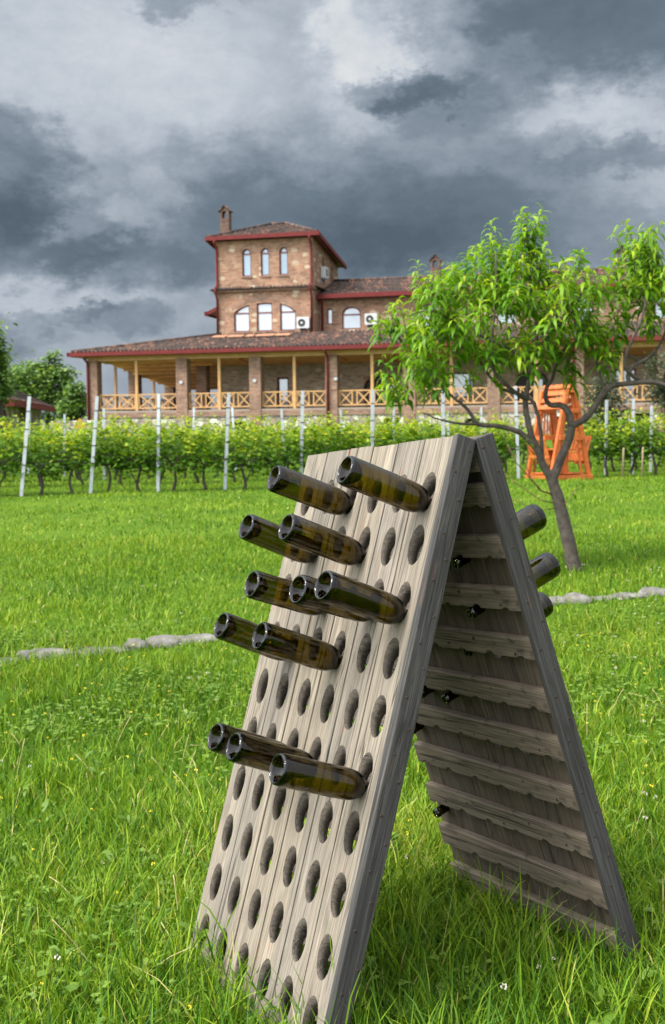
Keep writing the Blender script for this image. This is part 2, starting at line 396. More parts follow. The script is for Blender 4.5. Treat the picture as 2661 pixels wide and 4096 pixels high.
# ------------------------------------------------------------------ the riddling rack
RE = Vector((-0.46496435, 0.88248627, -0.07089527)); RL = Vector((-0.88471241, -0.46613726, 0)); RU = Vector((-0.03304693, 0.06272193, 0.99748376))
D1 = Vector((-0.24619929, -0.20580489, -0.94711681)); N1 = Vector((-0.85040818, -0.42292118, 0.31295943))
D2 = Vector((0.28331746, 0.07245029, -0.95628561)); N2 = Vector((0.83877254, 0.46472458, 0.28371057))
R0 = Vector((0.30201228, 2.92753804, EYE - 0.00727466)); S0 = Vector((0.39035671, 2.97423119, EYE - 0.00545431))
SKEW = -0.0211; DU, DV, V0 = 0.13326, 0.14051, 0.13923; WID = 0.80; TP = 0.026; TS = 0.0255
def hole_world(right, c, k):
    if right: return S0 + RE * (0.08 + 0.134 * c) + D2 * (V0 + DV * (k - 1))
    v = V0 + DV * (k - 1)
    return R0 + RE * (0.0702 + DU * (6 - c) + SKEW * v) + D1 * v
rack_c = (R0 + S0) / 2 + RE * 0.4
rack = empty('riddling_rack', (rack_c.x, rack_c.y, gz(rack_c.x, rack_c.y)), 0,
             'weathered grey A-frame wine riddling rack with rows of holes standing in grass', 'wine rack')
def frame(origin, ex, ey, ez):
    m = Matrix.Identity(4)
    for i in range(3): m[i][0], m[i][1], m[i][2], m[i][3] = ex[i], ey[i], ez[i], origin[i]
    return m
def set_frame(o, parent, mw):
    o.parent = parent; o.matrix_parent_inverse = Matrix.Identity(4)
    o.matrix_basis = parent_world[parent.name].inverted() @ mw
    parent_world[o.name] = mw
parent_world = {rack.name: Matrix.Translation(rack.location)}

def planks_mesh(right, L):
    mb = MB(); sg = -1 if right else 1            # local z = outward for the left panel, inward for the right
    uc0 = 0.08 if right else 0.0702; du = 0.134 if right else DU
    R = random.Random(11 if right else 5); nseg = 32
    sk = 0 if right else SKEW
    for i in range(6):
        uc = uc0 + du * i
        a = uc - du / 2 + 0.0028; b = uc + du / 2 - 0.0028
        if i == 0: a = 0.0095
        if i == 5: b = WID + 0.004
        w0 = R.uniform(-0.0016, 0.0016); top = R.uniform(-0.003, 0.003); tilt = R.uniform(-.0012, .0012)
        def P(u, v, w): return (u + sk * v, v, sg * (w + w0 + tilt * (u - uc) / 0.06))
        vs_prev = top
        def quad(v0_, v1_):
            for w, fl in ((0, 0), (-TP, 0)):
                mb.add([P(a, v0_, w), P(b, v0_, w), P(b, v1_, w), P(a, v1_, w)], [(0, 1, 2, 3)])
            for u in (a, b):
                mb.add([P(u, v0_, 0), P(u, v1_, 0), P(u, v1_, -TP), P(u, v0_, -TP)], [(0, 1, 2, 3)])
        for k in range(1, 11):
            vc = V0 + DV * (k - 1) + R.uniform(-0.003, 0.003); uu = uc + R.uniform(-0.002, 0.002)
            c0, c1 = vc - 0.062, vc + 0.066
            quad(vs_prev, c0); vs_prev = c1
            # ring of points: ellipse outside, ellipse inside (bored downwards), cell outline
            angs = [2 * math.pi * j / nseg for j in range(nseg)]
            def outline(th):
                dx, dy = math.cos(th), math.sin(th); best = 9e9
                for lim, comp in ((b - uu, dx), (a - uu, dx), (c1 - vc, dy), (c0 - vc, dy)):
                    if abs(comp) > 1e-9 and lim / comp > 0: best = min(best, lim / comp)
                return uu + dx * best, vc + dy * best
            corners = [math.atan2(y_, x_) % (2 * math.pi) for x_, y_ in ((b - uu, c1 - vc), (a - uu, c1 - vc), (a - uu, c0 - vc), (b - uu, c0 - vc))]
            for cth in corners:
                j = min(range(nseg), key=lambda q: abs(((angs[q] - cth) + math.pi) % (2 * math.pi) - math.pi)); angs[j] = cth
            tiltk = R.uniform(-0.06, 0.02)
            def ell(th, ru, rv, cv):
                x_, y_ = ru * math.cos(th), rv * math.sin(th)
                return uu + x_ + y_ * tiltk, vc + cv + y_
            eo = [ell(th, 0.0325, 0.0515, 0.0) for th in angs]; ei = [ell(th, 0.0265, 0.035, 0.010 if right else 0.021) for th in angs]; ol = [outline(th) for th in angs]
            n = nseg
            V = [P(*q, 0) for q in ol] + [P(*q, 0) for q in eo] + [P(*q, -TP) for q in ei] + [P(*q, -TP) for q in ol]
            for j in range(n):
                j2 = (j + 1) % n
                mb.add([V[j], V[j2], V[n + j2], V[n + j]], [(0, 1, 2, 3)])
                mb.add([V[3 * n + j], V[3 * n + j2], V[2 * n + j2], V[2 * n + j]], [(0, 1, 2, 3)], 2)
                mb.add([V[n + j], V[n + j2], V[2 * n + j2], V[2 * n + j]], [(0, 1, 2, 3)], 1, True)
                for lim in (a, b):
                    if abs(ol[j][0] - lim) < 1e-6 and abs(ol[j2][0] - lim) < 1e-6:
                        mb.add([V[j], V[j2], V[3 * n + j2], V[3 * n + j]], [(0, 1, 2, 3)])
        quad(vs_prev, L + R.uniform(-.004, .004))
        for v_ in (top,):
            mb.add([P(a, v_, 0), P(b, v_, 0), P(b, v_, -TP), P(a, v_, -TP)], [(0, 1, 2, 3)])
    return mb
def slat_mesh(right, length0, length1, sg, h, th, seed, wedge=0.0):
    R = random.Random(seed); uc0 = 0.08 if right else 0.0702; du = 0.134 if right else DU
    poly = [(length0, 0.0), (length1, wedge)]
    bot = []
    for i in range(6):
        u = uc0 + du * i + R.uniform(-.004, .004); hw = 0.018 + R.uniform(-.003, .003); dp = 0.009 + R.uniform(-.003, .002)
        bot += [(u - hw, 0), (u - hw * 0.75, dp * 0.7), (u - hw * 0.3, dp), (u + hw * 0.25, dp * 0.95), (u + hw * 0.6, dp * 0.6), (u + hw, 0)]
    pts = [(length0, h)] + [(u, h - d_ + R.uniform(-.0008, .0008)) for u, d_ in bot if length0 < u < length1] + [(length1, h)]
    poly = poly + pts[::-1]
    mb = MB(); mb.prism(poly, lambda a_, b_, d_: (a_, b_, sg * d_), -TP - 0.0005, -TP - th)
    return mb
nail_mb = MB(); nail_mb.lathe([(0.0, 0.0010), (0.0026, 0.0009), (0.0036, 0.0003), (0.0036, -0.004), (0, -0.004)], 10)
nail_mesh = None
def add_nail(panel, pos, normal):
    global nail_mesh
    if nail_mesh is None:
        o = nail_mb.build('nail', M_nail); nail_mesh = o.data
    else:
        o = bpy.data.objects.new('nail', nail_mesh); C.objects.link(o)
    o.parent = panel
    q = Vector(normal).to_track_quat('Z', 'Y')
    o.matrix_basis = Matrix.Translation(Vector(pos)) @ q.to_matrix().to_4x4() @ Matrix.Diagonal((1, random.uniform(0.8, 1.5), 1, 1))
def make_panel(right):
    L = 1.47 if right else 1.53; sg = -1 if right else 1
    pm = planks_mesh(right, L)
    panel = pm.build('panel', [M_back if right else M_front, M_bore_slat_shade, M_back], merge=1e-5)
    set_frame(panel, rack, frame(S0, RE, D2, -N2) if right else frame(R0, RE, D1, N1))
    panel['label'] = 'rear leaning panel seen from its inner slatted side' if right else 'front leaning panel with rows of oval bottle holes'
    sk = 0 if right else SKEW
    R = random.Random(3 if right else 9)
    # edge board along the near side, a little bowed like old timber
    mb = MB(); nv = 12; T = TP + TS
    for j in range(nv):
        v0_, v1_ = (L - 0.012) * j / nv - 0.003, (L - 0.012) * (j + 1) / nv - 0.003
        def ring(v):
            bow = -0.006 * math.sin(v / L * math.pi) if not right else 0.003 * math.sin(v / L * math.pi)
            u0 = -0.014 + sk * v + bow; u1 = 0.0085 + sk * v
            return [(u0, v, sg * 0.002), (u1, v, sg * 0.002), (u1, v, -sg * (T + 0.001)), (u0, v, -sg * (T + 0.001))]
        a_, b_ = ring(v0_), ring(v1_)
        mb.add(a_ + b_, [(0, 1, 5, 4), (1, 2, 6, 5), (2, 3, 7, 6), (3, 0, 4, 7)])
        if j == 0: mb.add(a_, [(0, 1, 2, 3)])
        if j == nv - 1: mb.add(b_, [(0, 1, 2, 3)])
    side = mb.build('side_board', M_side, panel, merge=1e-5, bevel=0.0025)
    for k in range(22):
        v = 0.03 + k * (L - 0.1) / 21; w = -sg * (0.014 if k % 2 else T - 0.013)
        bow = -0.006 * math.sin(v / L * math.pi) if not right else 0.003 * math.sin(v / L * math.pi)
        add_nail(panel, (-0.0142 + sk * v + bow, v + R.uniform(-.012, .012), w + R.uniform(-.003, .003)), (-1, 0, 0))
    # top cross rail between the panels and ten notched slats
    mb = MB(); mb.box((0.0095, 0.002, -sg * (TP + 0.0005)), (WID - 0.004, 0.082, -sg * (T if right else T - 0.004)))
    mb.build('top_rail', M_slat, panel, bevel=0.002)
    for k in range(10):
        vt = 0.112 + 0.1385 * k + R.uniform(-.003, .003)
        e0, e1 = 0.0095, WID - 0.002 + R.uniform(-.008, .006)
        sm = slat_mesh(right, 0, 1, sg, 1, 1, 0) if False else slat_mesh(right, e0, e1, sg, 0.0605 + R.uniform(-.003, .003), TS - 0.002 + R.uniform(-.002, .003), 40 + k, R.uniform(-.004, .004))
        s = sm.build('slat', M_slat if right else M_bore_slat_shade, panel, bevel=0.0018)  # front panel's slats get the darker bore wood: shade put into their colour
        s.location = (sk * vt, vt, 0)
        if right:
            for q in range(5):
                add_nail(panel, (0.10 + q * 0.152 + R.uniform(-.02, .02), vt + (0.018 if q % 2 else 0.042) + R.uniform(-.006, .006), TP + TS - 0.001), (0, 0, 1))
    return panel
make_panel(False); make_panel(True)

# ------------------------------------------------------------------ bottles
BOT_OUT = [(0.0, 0.036), (0.006, 0.0352), (0.012, 0.032), (0.018, 0.026), (0.0235, 0.017), (0.0275, 0.007), (0.030, 0.0015), (0.0325, 0.0), (0.035, 0.0012), (0.0367, 0.0042), (0.0378, 0.010), (0.0381, 0.02),
           (0.0381, 0.06), (0.0381, 0.12), (0.038, 0.184), (0.0376, 0.193), (0.0365, 0.203), (0.0342, 0.213), (0.0303, 0.222), (0.025, 0.2295), (0.0197, 0.2345), (0.0167, 0.2405), (0.0153, 0.25), (0.0144, 0.268), (0.0140, 0.284),
           (0.0140, 0.2868), (0.0153, 0.2878), (0.0156, 0.291), (0.0153, 0.295), (0.0146, 0.2965), (0.0146, 0.301), (0.0136, 0.303)]
BOT_IN = [(0.0098, 0.303), (0.0094, 0.296), (0.0096, 0.27), (0.0106, 0.252), (0.0135, 0.238), (0.019, 0.2295), (0.0255, 0.2215), (0.0305, 0.212), (0.0335, 0.200), (0.0348, 0.182), (0.0352, 0.12), (0.0352, 0.06), (0.035, 0.022),
          (0.0338, 0.0165), (0.0318, 0.0145), (0.0295, 0.018), (0.0255, 0.028), (0.0195, 0.038), (0.012, 0.0445), (0.006, 0.0468), (0.0, 0.0472)]
bm_ = MB(); bm_.lathe(BOT_OUT + BOT_IN, 72)
# fine knurled foot ring: little beads round the base
bottle_proto = bm_.build('wine_bottle', M_glass, merge=1e-6)
def bottle(base, inward, spin, label, group, first=[True]):
    o = bottle_proto if first[0] else bottle_proto.copy()
    if not first[0]: C.objects.link(o)
    first[0] = False
    q = Vector(inward).to_track_quat('Z', 'Y')
    o.matrix_world = Matrix.Translation(base) @ q.to_matrix().to_4x4() @ Matrix.Rotation(spin, 4, 'Z')
    tag(o, label, 'bottle', group)
LEFT = [((3, 1), 0.372, 0.052, "left of two in the rack front's top row"),
        ((6, 1), 0.379, 0.037, "right of two in the rack front's top row"),
        ((2, 2), 0.400, -0.069, "left of two in the front panel's second row"),
        ((4, 2), 0.380, -0.035, "right of two in the front panel's second row"),
        ((3, 3), 0.322, -0.066, "leftmost of three in the front panel's third row"),
        ((5, 3), 0.309, -0.103, "middle of three in the front panel's third row, half hidden"),
        ((6, 3), 0.372, -0.082, "rightmost of three in the front panel's third row"),
        ((2, 4), 0.412, -0.049, "left of two in the front panel's fourth row"),
        ((4, 4), 0.368, -0.027, "right of two in the front panel's fourth row"),
        ((3, 6), 0.398, -0.076, "leftmost of the three lowest on the rack front"),
        ((4, 6), 0.373, -0.043, "middle of the three lowest on the rack front"),
        ((6, 6), 0.327, -0.027, "rightmost of the three lowest on the rack front")]
for (c, k), ph, ec, lab in LEFT:
    o_ = (RL * math.cos(ph) + RU * math.sin(ph) + RE * ec).normalized()
    bottle(hole_world(False, c, k) + D1 * 0.030 + o_ * 0.236, -o_, random.uniform(0, 6), 'dark olive bottle, ' + lab, 'bottles stuck in the front panel')
RIGHT = [(1, 2, 'upper bottle whose base sticks out on the right of the rack'), (1, 3, 'second bottle whose base sticks out on the right of the rack'),
         (2, 4, 'third bottle down on the right of the rack, base just peeping out'), (4, 5, 'bottle neck inside the rack beside another neck, nearer the front panel'),
         (3, 5, 'bottle neck inside the rack beside another neck, nearer the right edge'), (5, 6, 'bottle neck half hidden behind the front panel edge'),
         (5, 8, 'lowest bottle neck inside the rack, poking out under a slat end')]
for c, k, lab in RIGHT:
    o_ = (-RL * math.cos(.398) + RU * math.sin(.398)).normalized()
    bottle(hole_world(True, c, k) + o_ * (0.268 if k == 4 else 0.231) + D2 * 0.034, -o_, random.uniform(0, 6), 'dark glass ' + lab, 'bottles stuck in the rear panel')
# ------------------------------------------------------------------ the winery house
HYAW = -0.2432; HO = Vector((-14.561, 72.0, 0.915 + EYE)); HZ0 = HO.z - 0.915        # house heights below are metres above eye level
def hw(x, y, z):
    c, s_ = math.cos(HYAW), math.sin(HYAW); return Vector((HO.x + c * x - s_ * y, HO.y + s_ * x + c * y, EYE + z))
def planar(t, scale_v=1.0):
    """object-space wall coordinates: along the wall, up"""
    tc = N(t, 'ShaderNodeTexCoord'); sp = N(t, 'ShaderNodeSeparateXYZ'); sn = N(t, 'ShaderNodeSeparateXYZ')
    t.links.new(tc.outputs['Object'], sp.inputs[0]); t.links.new(tc.outputs['Normal'], sn.inputs[0])
    side = math_(t, 'GREATER_THAN', math_(t, 'ABSOLUTE', sn.outputs[0]), 0.7)
    u = math_(t, 'ADD', math_(t, 'MULTIPLY', sp.outputs[1], side), math_(t, 'MULTIPLY', sp.outputs[0], math_(t, 'SUBTRACT', 1.0, side)))
    c = N(t, 'ShaderNodeCombineXYZ'); t.links.new(u, c.inputs[0]); t.links.new(sp.outputs[2], c.inputs[1])
    return c.outputs[0], tc.outputs['Object']
def brick_mat(name, c1, c2, mortar, stones=0.0, bw=0.27, bh=0.075, dark=0.0):
    m, t, b = new_mat(name); uv, ob = planar(t)
    br = N(t, 'ShaderNodeTexBrick'); t.links.new(uv, br.inputs[0])
    br.inputs['Color1'].default_value = ncol(c1); br.inputs['Color2'].default_value = ncol(c2); br.inputs['Mortar'].default_value = ncol(mortar)
    br.inputs['Scale'].default_value = 1.0; br.inputs['Mortar Size'].default_value = 0.011; br.inputs['Brick Width'].default_value = bw; br.inputs['Row Height'].default_value = bh
    br.inputs['Mortar Smooth'].default_value = 0.2
    n = tnoise(t, uv, 0.9, 6, 0.65); n2 = tnoise(t, uv, 5.0, 4, 0.6)
    col = mixc(t, maprange(t, n.outputs[0], 0.35, 0.7, 0.0, 0.55), br.outputs[0], tuple(c * 1.7 for c in c2))
    col = mixc(t, maprange(t, n2.outputs[0], 0.5, 0.75, 0.0, 0.6), col, tuple(c * 0.5 for c in c1))
    cs = tnoise(t, uv, 1.0, 3, 0.6, (1.6, 12, 1)); col = mixc(t, maprange(t, cs.outputs[0], 0.5, 0.72, 0.0, 0.75), col, tuple(c * 0.42 for c in c1))
    col = mixc(t, maprange(t, cs.outputs[0], 0.46, 0.3, 0.0, 0.5), col, tuple(c * 1.5 for c in c2))
    h = br.outputs['Fac']
    if stones:
        col = mixc(t, maprange(t, tnoise(t, uv, 2.3, 5, 0.7).outputs[0], 0.5, 0.66, 0.0, 0.6), col, (0.36, 0.26, 0.175))
        mp = N(t, 'ShaderNodeMapping'); mp.inputs[3].default_value = (1.5, 2.6, 1); t.links.new(uv, mp.inputs[0])
        vo = N(t, 'ShaderNodeTexVoronoi'); vo.inputs['Scale'].default_value = 1.0; t.links.new(mp.outputs[0], vo.inputs['Vector'])
        sc_ = N(t, 'ShaderNodeSeparateColor'); t.links.new(vo.outputs['Color'], sc_.inputs[0])
        pick = math_(t, 'MULTIPLY', maprange(t, sc_.outputs[0], 1 - stones, 1 - stones + 0.02), maprange(t, vo.outputs['Distance'], 0.26, 0.36, 1, 0))
        stc = ramp(t, sc_.outputs[1], [(0, (0.30, 0.235, 0.165)), (0.6, (0.42, 0.34, 0.24)), (1, (0.56, 0.49, 0.39))])
        col = mixc(t, pick, col, stc)
    t.links.new(col, b.inputs['Base Color']); b.inputs['Roughness'].default_value = 0.9; b.inputs['Specular IOR Level'].default_value = 0.2
    bump(t, b, math_(t, 'MULTIPLY', h, -1.0), 0.8, 0.012)
    return m
def rubble_mat(name, cols, scale=2.6):
    m, t, b = new_mat(name); uv, ob = planar(t)
    w = tnoise(t, uv, 2.0, 3); mp = mixc(t, 0.12, uv, w.outputs['Color'], 'ADD')
    vo = N(t, 'ShaderNodeTexVoronoi'); vo.inputs['Scale'].default_value = scale; t.links.new(mp, vo.inputs['Vector'])
    ve = N(t, 'ShaderNodeTexVoronoi', feature='DISTANCE_TO_EDGE'); ve.inputs['Scale'].default_value = scale; t.links.new(mp, ve.inputs['Vector'])
    sc_ = N(t, 'ShaderNodeSeparateColor'); t.links.new(vo.outputs['Color'], sc_.inputs[0])
    col = ramp(t, sc_.outputs[0], cols)
    n = tnoise(t, uv, 9, 5); col = mixc(t, maprange(t, n.outputs[0], 0.45, 0.75, 0, 0.4), col, cols[0][1])
    e = maprange(t, ve.outputs['Distance'], 0.02, 0.09)
    col = mixc(t, e, (0.17, 0.145, 0.12), col)
    t.links.new(col, b.inputs['Base Color']); b.inputs['Roughness'].default_value = 0.9
    bump(t, b, e, 0.9, 0.04)
    return m
def tile_mat():
    m, t, b = new_mat('terracotta_roof_tile'); tc = N(t, 'ShaderNodeTexCoord'); ob = tc.outputs['Object']
    vo = N(t, 'ShaderNodeTexVoronoi'); mp = N(t, 'ShaderNodeMapping'); mp.inputs[3].default_value = (4.5, 2.4, 2.4); t.links.new(ob, mp.inputs[0]); t.links.new(mp.outputs[0], vo.inputs['Vector']); vo.inputs['Scale'].default_value = 1.0
    s = N(t, 'ShaderNodeSeparateColor'); t.links.new(vo.outputs['Color'], s.inputs[0])
    col = ramp(t, s.outputs[0], [(0, (0.016, 0.012, 0.0105)), (0.4, (0.038, 0.023, 0.018)), (0.75, (0.075, 0.038, 0.026)), (0.92, (0.15, 0.066, 0.038)), (1, (0.17, 0.095, 0.065))])
    n = tnoise(t, ob, 0.8, 5, 0.6); col = mixc(t, maprange(t, n.outputs[0], 0.4, 0.7, 0, 0.65), col, (0.034, 0.024, 0.02))
    t.links.new(col, b.inputs['Base Color']); b.inputs['Roughness'].default_value = 0.85
    return m
M_brick = brick_mat('tower_brick_and_stone', (0.16, 0.075, 0.047), (0.265, 0.145, 0.095), (0.27, 0.215, 0.165), 0.5)
M_pillar = brick_mat('pillar_brick', (0.155, 0.08, 0.055), (0.23, 0.14, 0.1), (0.22, 0.185, 0.15), 0.0, 0.3, 0.085)
M_chim = brick_mat('sooty_chimney_brick', (0.075, 0.042, 0.032), (0.12, 0.07, 0.052), (0.12, 0.1, 0.085))
M_rubble = rubble_mat('plinth_rubble_stone', [(0, (0.20, 0.16, 0.125)), (0.4, (0.33, 0.28, 0.22)), (0.75, (0.46, 0.43, 0.38)), (1, (0.62, 0.60, 0.56))])
M_backwall = brick_mat('veranda_wall_stone', (0.20, 0.15, 0.105), (0.29, 0.23, 0.165), (0.26, 0.22, 0.17), 0.25, 0.34, 0.12)
M_tile = tile_mat()
M_red = simple('dark_red_painted_metal', (0.115, 0.019, 0.018), 0.65, 0.15, 3, spec=0.15)
M_redwood = simple('dark_red_frame', (0.12, 0.03, 0.024), 0.5, 0.15, 3)
M_pine = simple('honey_pine', (0.44, 0.25, 0.10), 0.5, 0.14, 4)
M_soffit = simple('pine_ceiling_boards', (0.68, 0.34, 0.13), 0.55, 0.2, 2)
M_white = simple('white_plastic', (0.42, 0.43, 0.43), 0.4, 0.05, 4)
M_black = simple('black_plastic', (0.015, 0.015, 0.016), 0.5, 0.1, 4)
M_galv = simple('galvanised_metal', (0.40, 0.43, 0.46), 0.45, 0.12, 12, metal=0.35)
M_curtain = simple('white_curtain', (0.70, 0.72, 0.74), 0.8, 0.08, 3)
def pane_mat(name, base, gl):
    m, t, b = new_mat(name); tc = N(t, 'ShaderNodeTexCoord')
    n = tnoise(t, tc.outputs['Object'], 0.8, 3, 0.5)
    t.links.new(ramp(t, n.outputs[0], [(0.35, tuple(c * 0.7 for c in base)), (0.65, base)]), b.inputs['Base Color'])
    b.inputs['Roughness'].default_value = 0.06; b.inputs['Specular IOR Level'].default_value = 0.5
    g = N(t, 'ShaderNodeBsdfGlossy'); g.inputs['Roughness'].default_value = 0.03; g.inputs[0].default_value = (0.8, 0.88, 0.95, 1)
    mx = N(t, 'ShaderNodeMixShader'); mx.inputs[0].default_value = gl
    t.links.new(b.outputs[0], mx.inputs[1]); t.links.new(g.outputs[0], mx.inputs[2]); t.links.new(mx.outputs[0], t.nodes['Material Output'].inputs[0])
    return m
M_pane = pane_mat('window_glass_painted_sky', (0.30, 0.33, 0.36), 0.18)  # pale base colour imitates bright sky mirrored in the glass
M_paneb = pane_mat('window_glass_painted_blue_sky', (0.11, 0.19, 0.26), 0.15)  # bluish base paints in the sky's reflection
M_dark = simple('dark_doorway', (0.02, 0.018, 0.016), 0.6, 0.2, 2)

house = empty('winery_house', HO, HYAW, 'brick winery house with a square tower, tiled roofs and a long wooden veranda', 'house')
HB = HZ0 - HO.z + EYE - HZ0  # shift so that local z = metres above eye level
def hp(mb, name, mat, parent=None, **k):
    zoff = EYE - HO.z
    mb.v = [(x, y, z + zoff) for x, y, z in mb.v] if parent is None or parent.get('hz') else mb.v
    o = mb.build(name, mat, parent or house, **k); o['hz'] = 1
    return o
GB = -0.6                                            # foot of the walls, below the ground
def wall_open(mb, x0, x1, z0, z1, y, th, opens, f=lambda a, d, z: (a, d, z)):
    """wall with openings: (a0,a1,z0,z1)"""
    xs = sorted({x0, x1, *[o[0] for o in opens], *[o[1] for o in opens]}); zs = sorted({z0, z1, *[o[2] for o in opens], *[o[3] for o in opens]})
    for i in range(len(xs) - 1):
        run = None
        for j in range(len(zs) - 1):
            cx_, cz_ = (xs[i] + xs[i + 1]) / 2, (zs[j] + zs[j + 1]) / 2
            hit = any(o[0] < cx_ < o[1] and o[2] < cz_ < o[3] for o in opens)
            if not hit: run = (run[0], zs[j + 1]) if run else (zs[j], zs[j + 1])
            if hit or j == len(zs) - 2:
                if run:
                    a, b = run
                    vs = [f(x, d, z) for d in (y, y + th) for x, z in ((xs[i], a), (xs[i + 1], a), (xs[i + 1], b), (xs[i], b))]
                    mb.add(vs, [(0, 1, 2, 3), (7, 6, 5, 4)])
                run = None
    for a0, a1, b0, b1 in opens:
        for p, q in (((a0, b0), (a1, b0)), ((a1, b0), (a1, b1)), ((a1, b1), (a0, b1)), ((a0, b1), (a0, b0))):
            mb.add([f(p[0], y, p[1]), f(q[0], y, q[1]), f(q[0], y + th, q[1]), f(p[0], y + th, p[1])], [(0, 1, 2, 3)])
def window(x0, x1, z0, arch, y, pane, top='round', transom=None, f=lambda a, d, z: (a, d, z)):
    """arch: list of (x,z) from left spring to right spring. frame and pane in the reveal"""
    poly = [(x0, z0), (x1, z0)] + arch[::-1]
    n = len(poly); cx_ = (x0 + x1) / 2; cz_ = (z0 + max(p[1] for p in arch)) / 2
    def inset(d): return [(p[0] + (d if p[0] < cx_ - 1e-6 else -d if p[0] > cx_ + 1e-6 else 0) * min(1, abs(p[0] - cx_) / ((x1 - x0) / 2) * 1.2), p[1] + (d if p[1] < cz_ else -d)) for p in poly]
    inn = inset(0.075)
    mb = MB()
    V = [f(a, y + 0.10, b) for a, b in poly] + [f(a, y + 0.10, b) for a, b in inn] + [f(a, y + 0.16, b) for a, b in inn]
    for i in range(n):
        j = (i + 1) % n
        mb.add([V[i], V[j], V[n + j], V[n + i]], [(0, 1, 2, 3)]); mb.add([V[n + i], V[n + j], V[2 * n + j], V[2 * n + i]], [(0, 1, 2, 3)])
    if transom: mb.add([f(a, d, b) for d in (y + 0.095, y + 0.15) for a, b in ((x0 + .05, transom - .045), (x1 - .05, transom - .045), (x1 - .05, transom + .045), (x0 + .05, transom + .045))],
                       [(0, 1, 2, 3), (7, 6, 5, 4), (0, 4, 5, 1), (1, 5, 6, 2), (2, 6, 7, 3), (3, 7, 4, 0)])
    w = hp(mb, 'window', M_redwood)
    pm = MB(); pm.add([f(a, y + 0.14, b) for a, b in inset(0.06)], [list(range(n))])
    zoff = EYE - HO.z; pm.v = [(a, b, c + zoff) for a, b, c in pm.v]
    pm.build('pane', pane, w)
    return w
def spandrel(mb, x0, x1, zt, arch, y, th=0.14, f=lambda a, d, z: (a, d, z)):
    """brick between the arch and the top of its rectangular opening"""
    for (a0, b0), (a1, b1) in zip(arch[:-1], arch[1:]):
        mb.add([f(a0, y, b0), f(a1, y, b1), f(a1, y, zt), f(a0, y, zt)], [(0, 1, 2, 3)])
        mb.add([f(a0, y, b0), f(a1, y, b1), f(a1, y + th, b1), f(a0, y + th, b0)], [(0, 1, 2, 3)])
def arc(x0, x1, zs, rise, n=12):
    return [(x0 + (x1 - x0) * i / n, zs + rise * math.sqrt(max(0, 1 - (2 * i / n - 1) ** 2))) for i in range(n + 1)]

# tiled slopes: s runs along the eave, t up the slope; corrugated pan-and-cover tiles with stepped courses
def roof_slope(mb, p0, es, et, s_at, tmax, amp=0.065, pitch=0.26, course=0.38, step=0.03):
    p0 = Vector(p0); es = Vector(es).normalized(); et = Vector(et).normalized(); nn = es.cross(et).normalized()
    if nn.z < 0: nn = -nn
    nt = max(1, int(round(tmax / course)))
    smin = min(s_at(0)[0], s_at(1)[0]); smax = max(s_at(0)[1], s_at(1)[1])
    k = int((smax - smin) / (pitch / 4)) + 1
    S = [smin + (smax - smin) * i / k for i in range(k + 1)]
    rows = []
    for j in range(nt):
        for tt, lift in ((j / nt, step), ((j + 1) / nt, 0.0)):
            a, b = s_at(tt); row = []
            for s in S:
                sc_ = min(max(s, a), b)
                w_ = math.cos(2 * math.pi * s / pitch); w_ = w_ if w_ > 0 else w_ * 0.5
                row.append(p0 + es * sc_ + et * (tt * tmax) + nn * (amp * w_ + lift + 0.012 * math.sin(s * 0.9 + j)))
            rows.append(row)
    base = len(mb.v); n = len(S)
    for r_ in rows: mb.v += [tuple(p) for p in r_]
    for r_ in range(len(rows) - 1):
        for i in range(n - 1):
            a, b, c, d = base + r_ * n + i, base + r_ * n + i + 1, base + (r_ + 1) * n + i + 1, base + (r_ + 1) * n + i
            if (Vector(mb.v[a]) - Vector(mb.v[b])).length < 1e-5 and (Vector(mb.v[c]) - Vector(mb.v[d])).length < 1e-5: continue
            mb.f.append([a, b, c, d]); mb.mi.append(0); mb.sm.append(True)
def slope_back(mb, above=-9):
    """the tower's eaves fall towards the back"""
    mb.v = [(x, y, z - 0.15 * max(0, y - 3.4) if z > above else z) for x, y, z in mb.v]
XR = 46.0                                            # right end of what the picture can see of the house
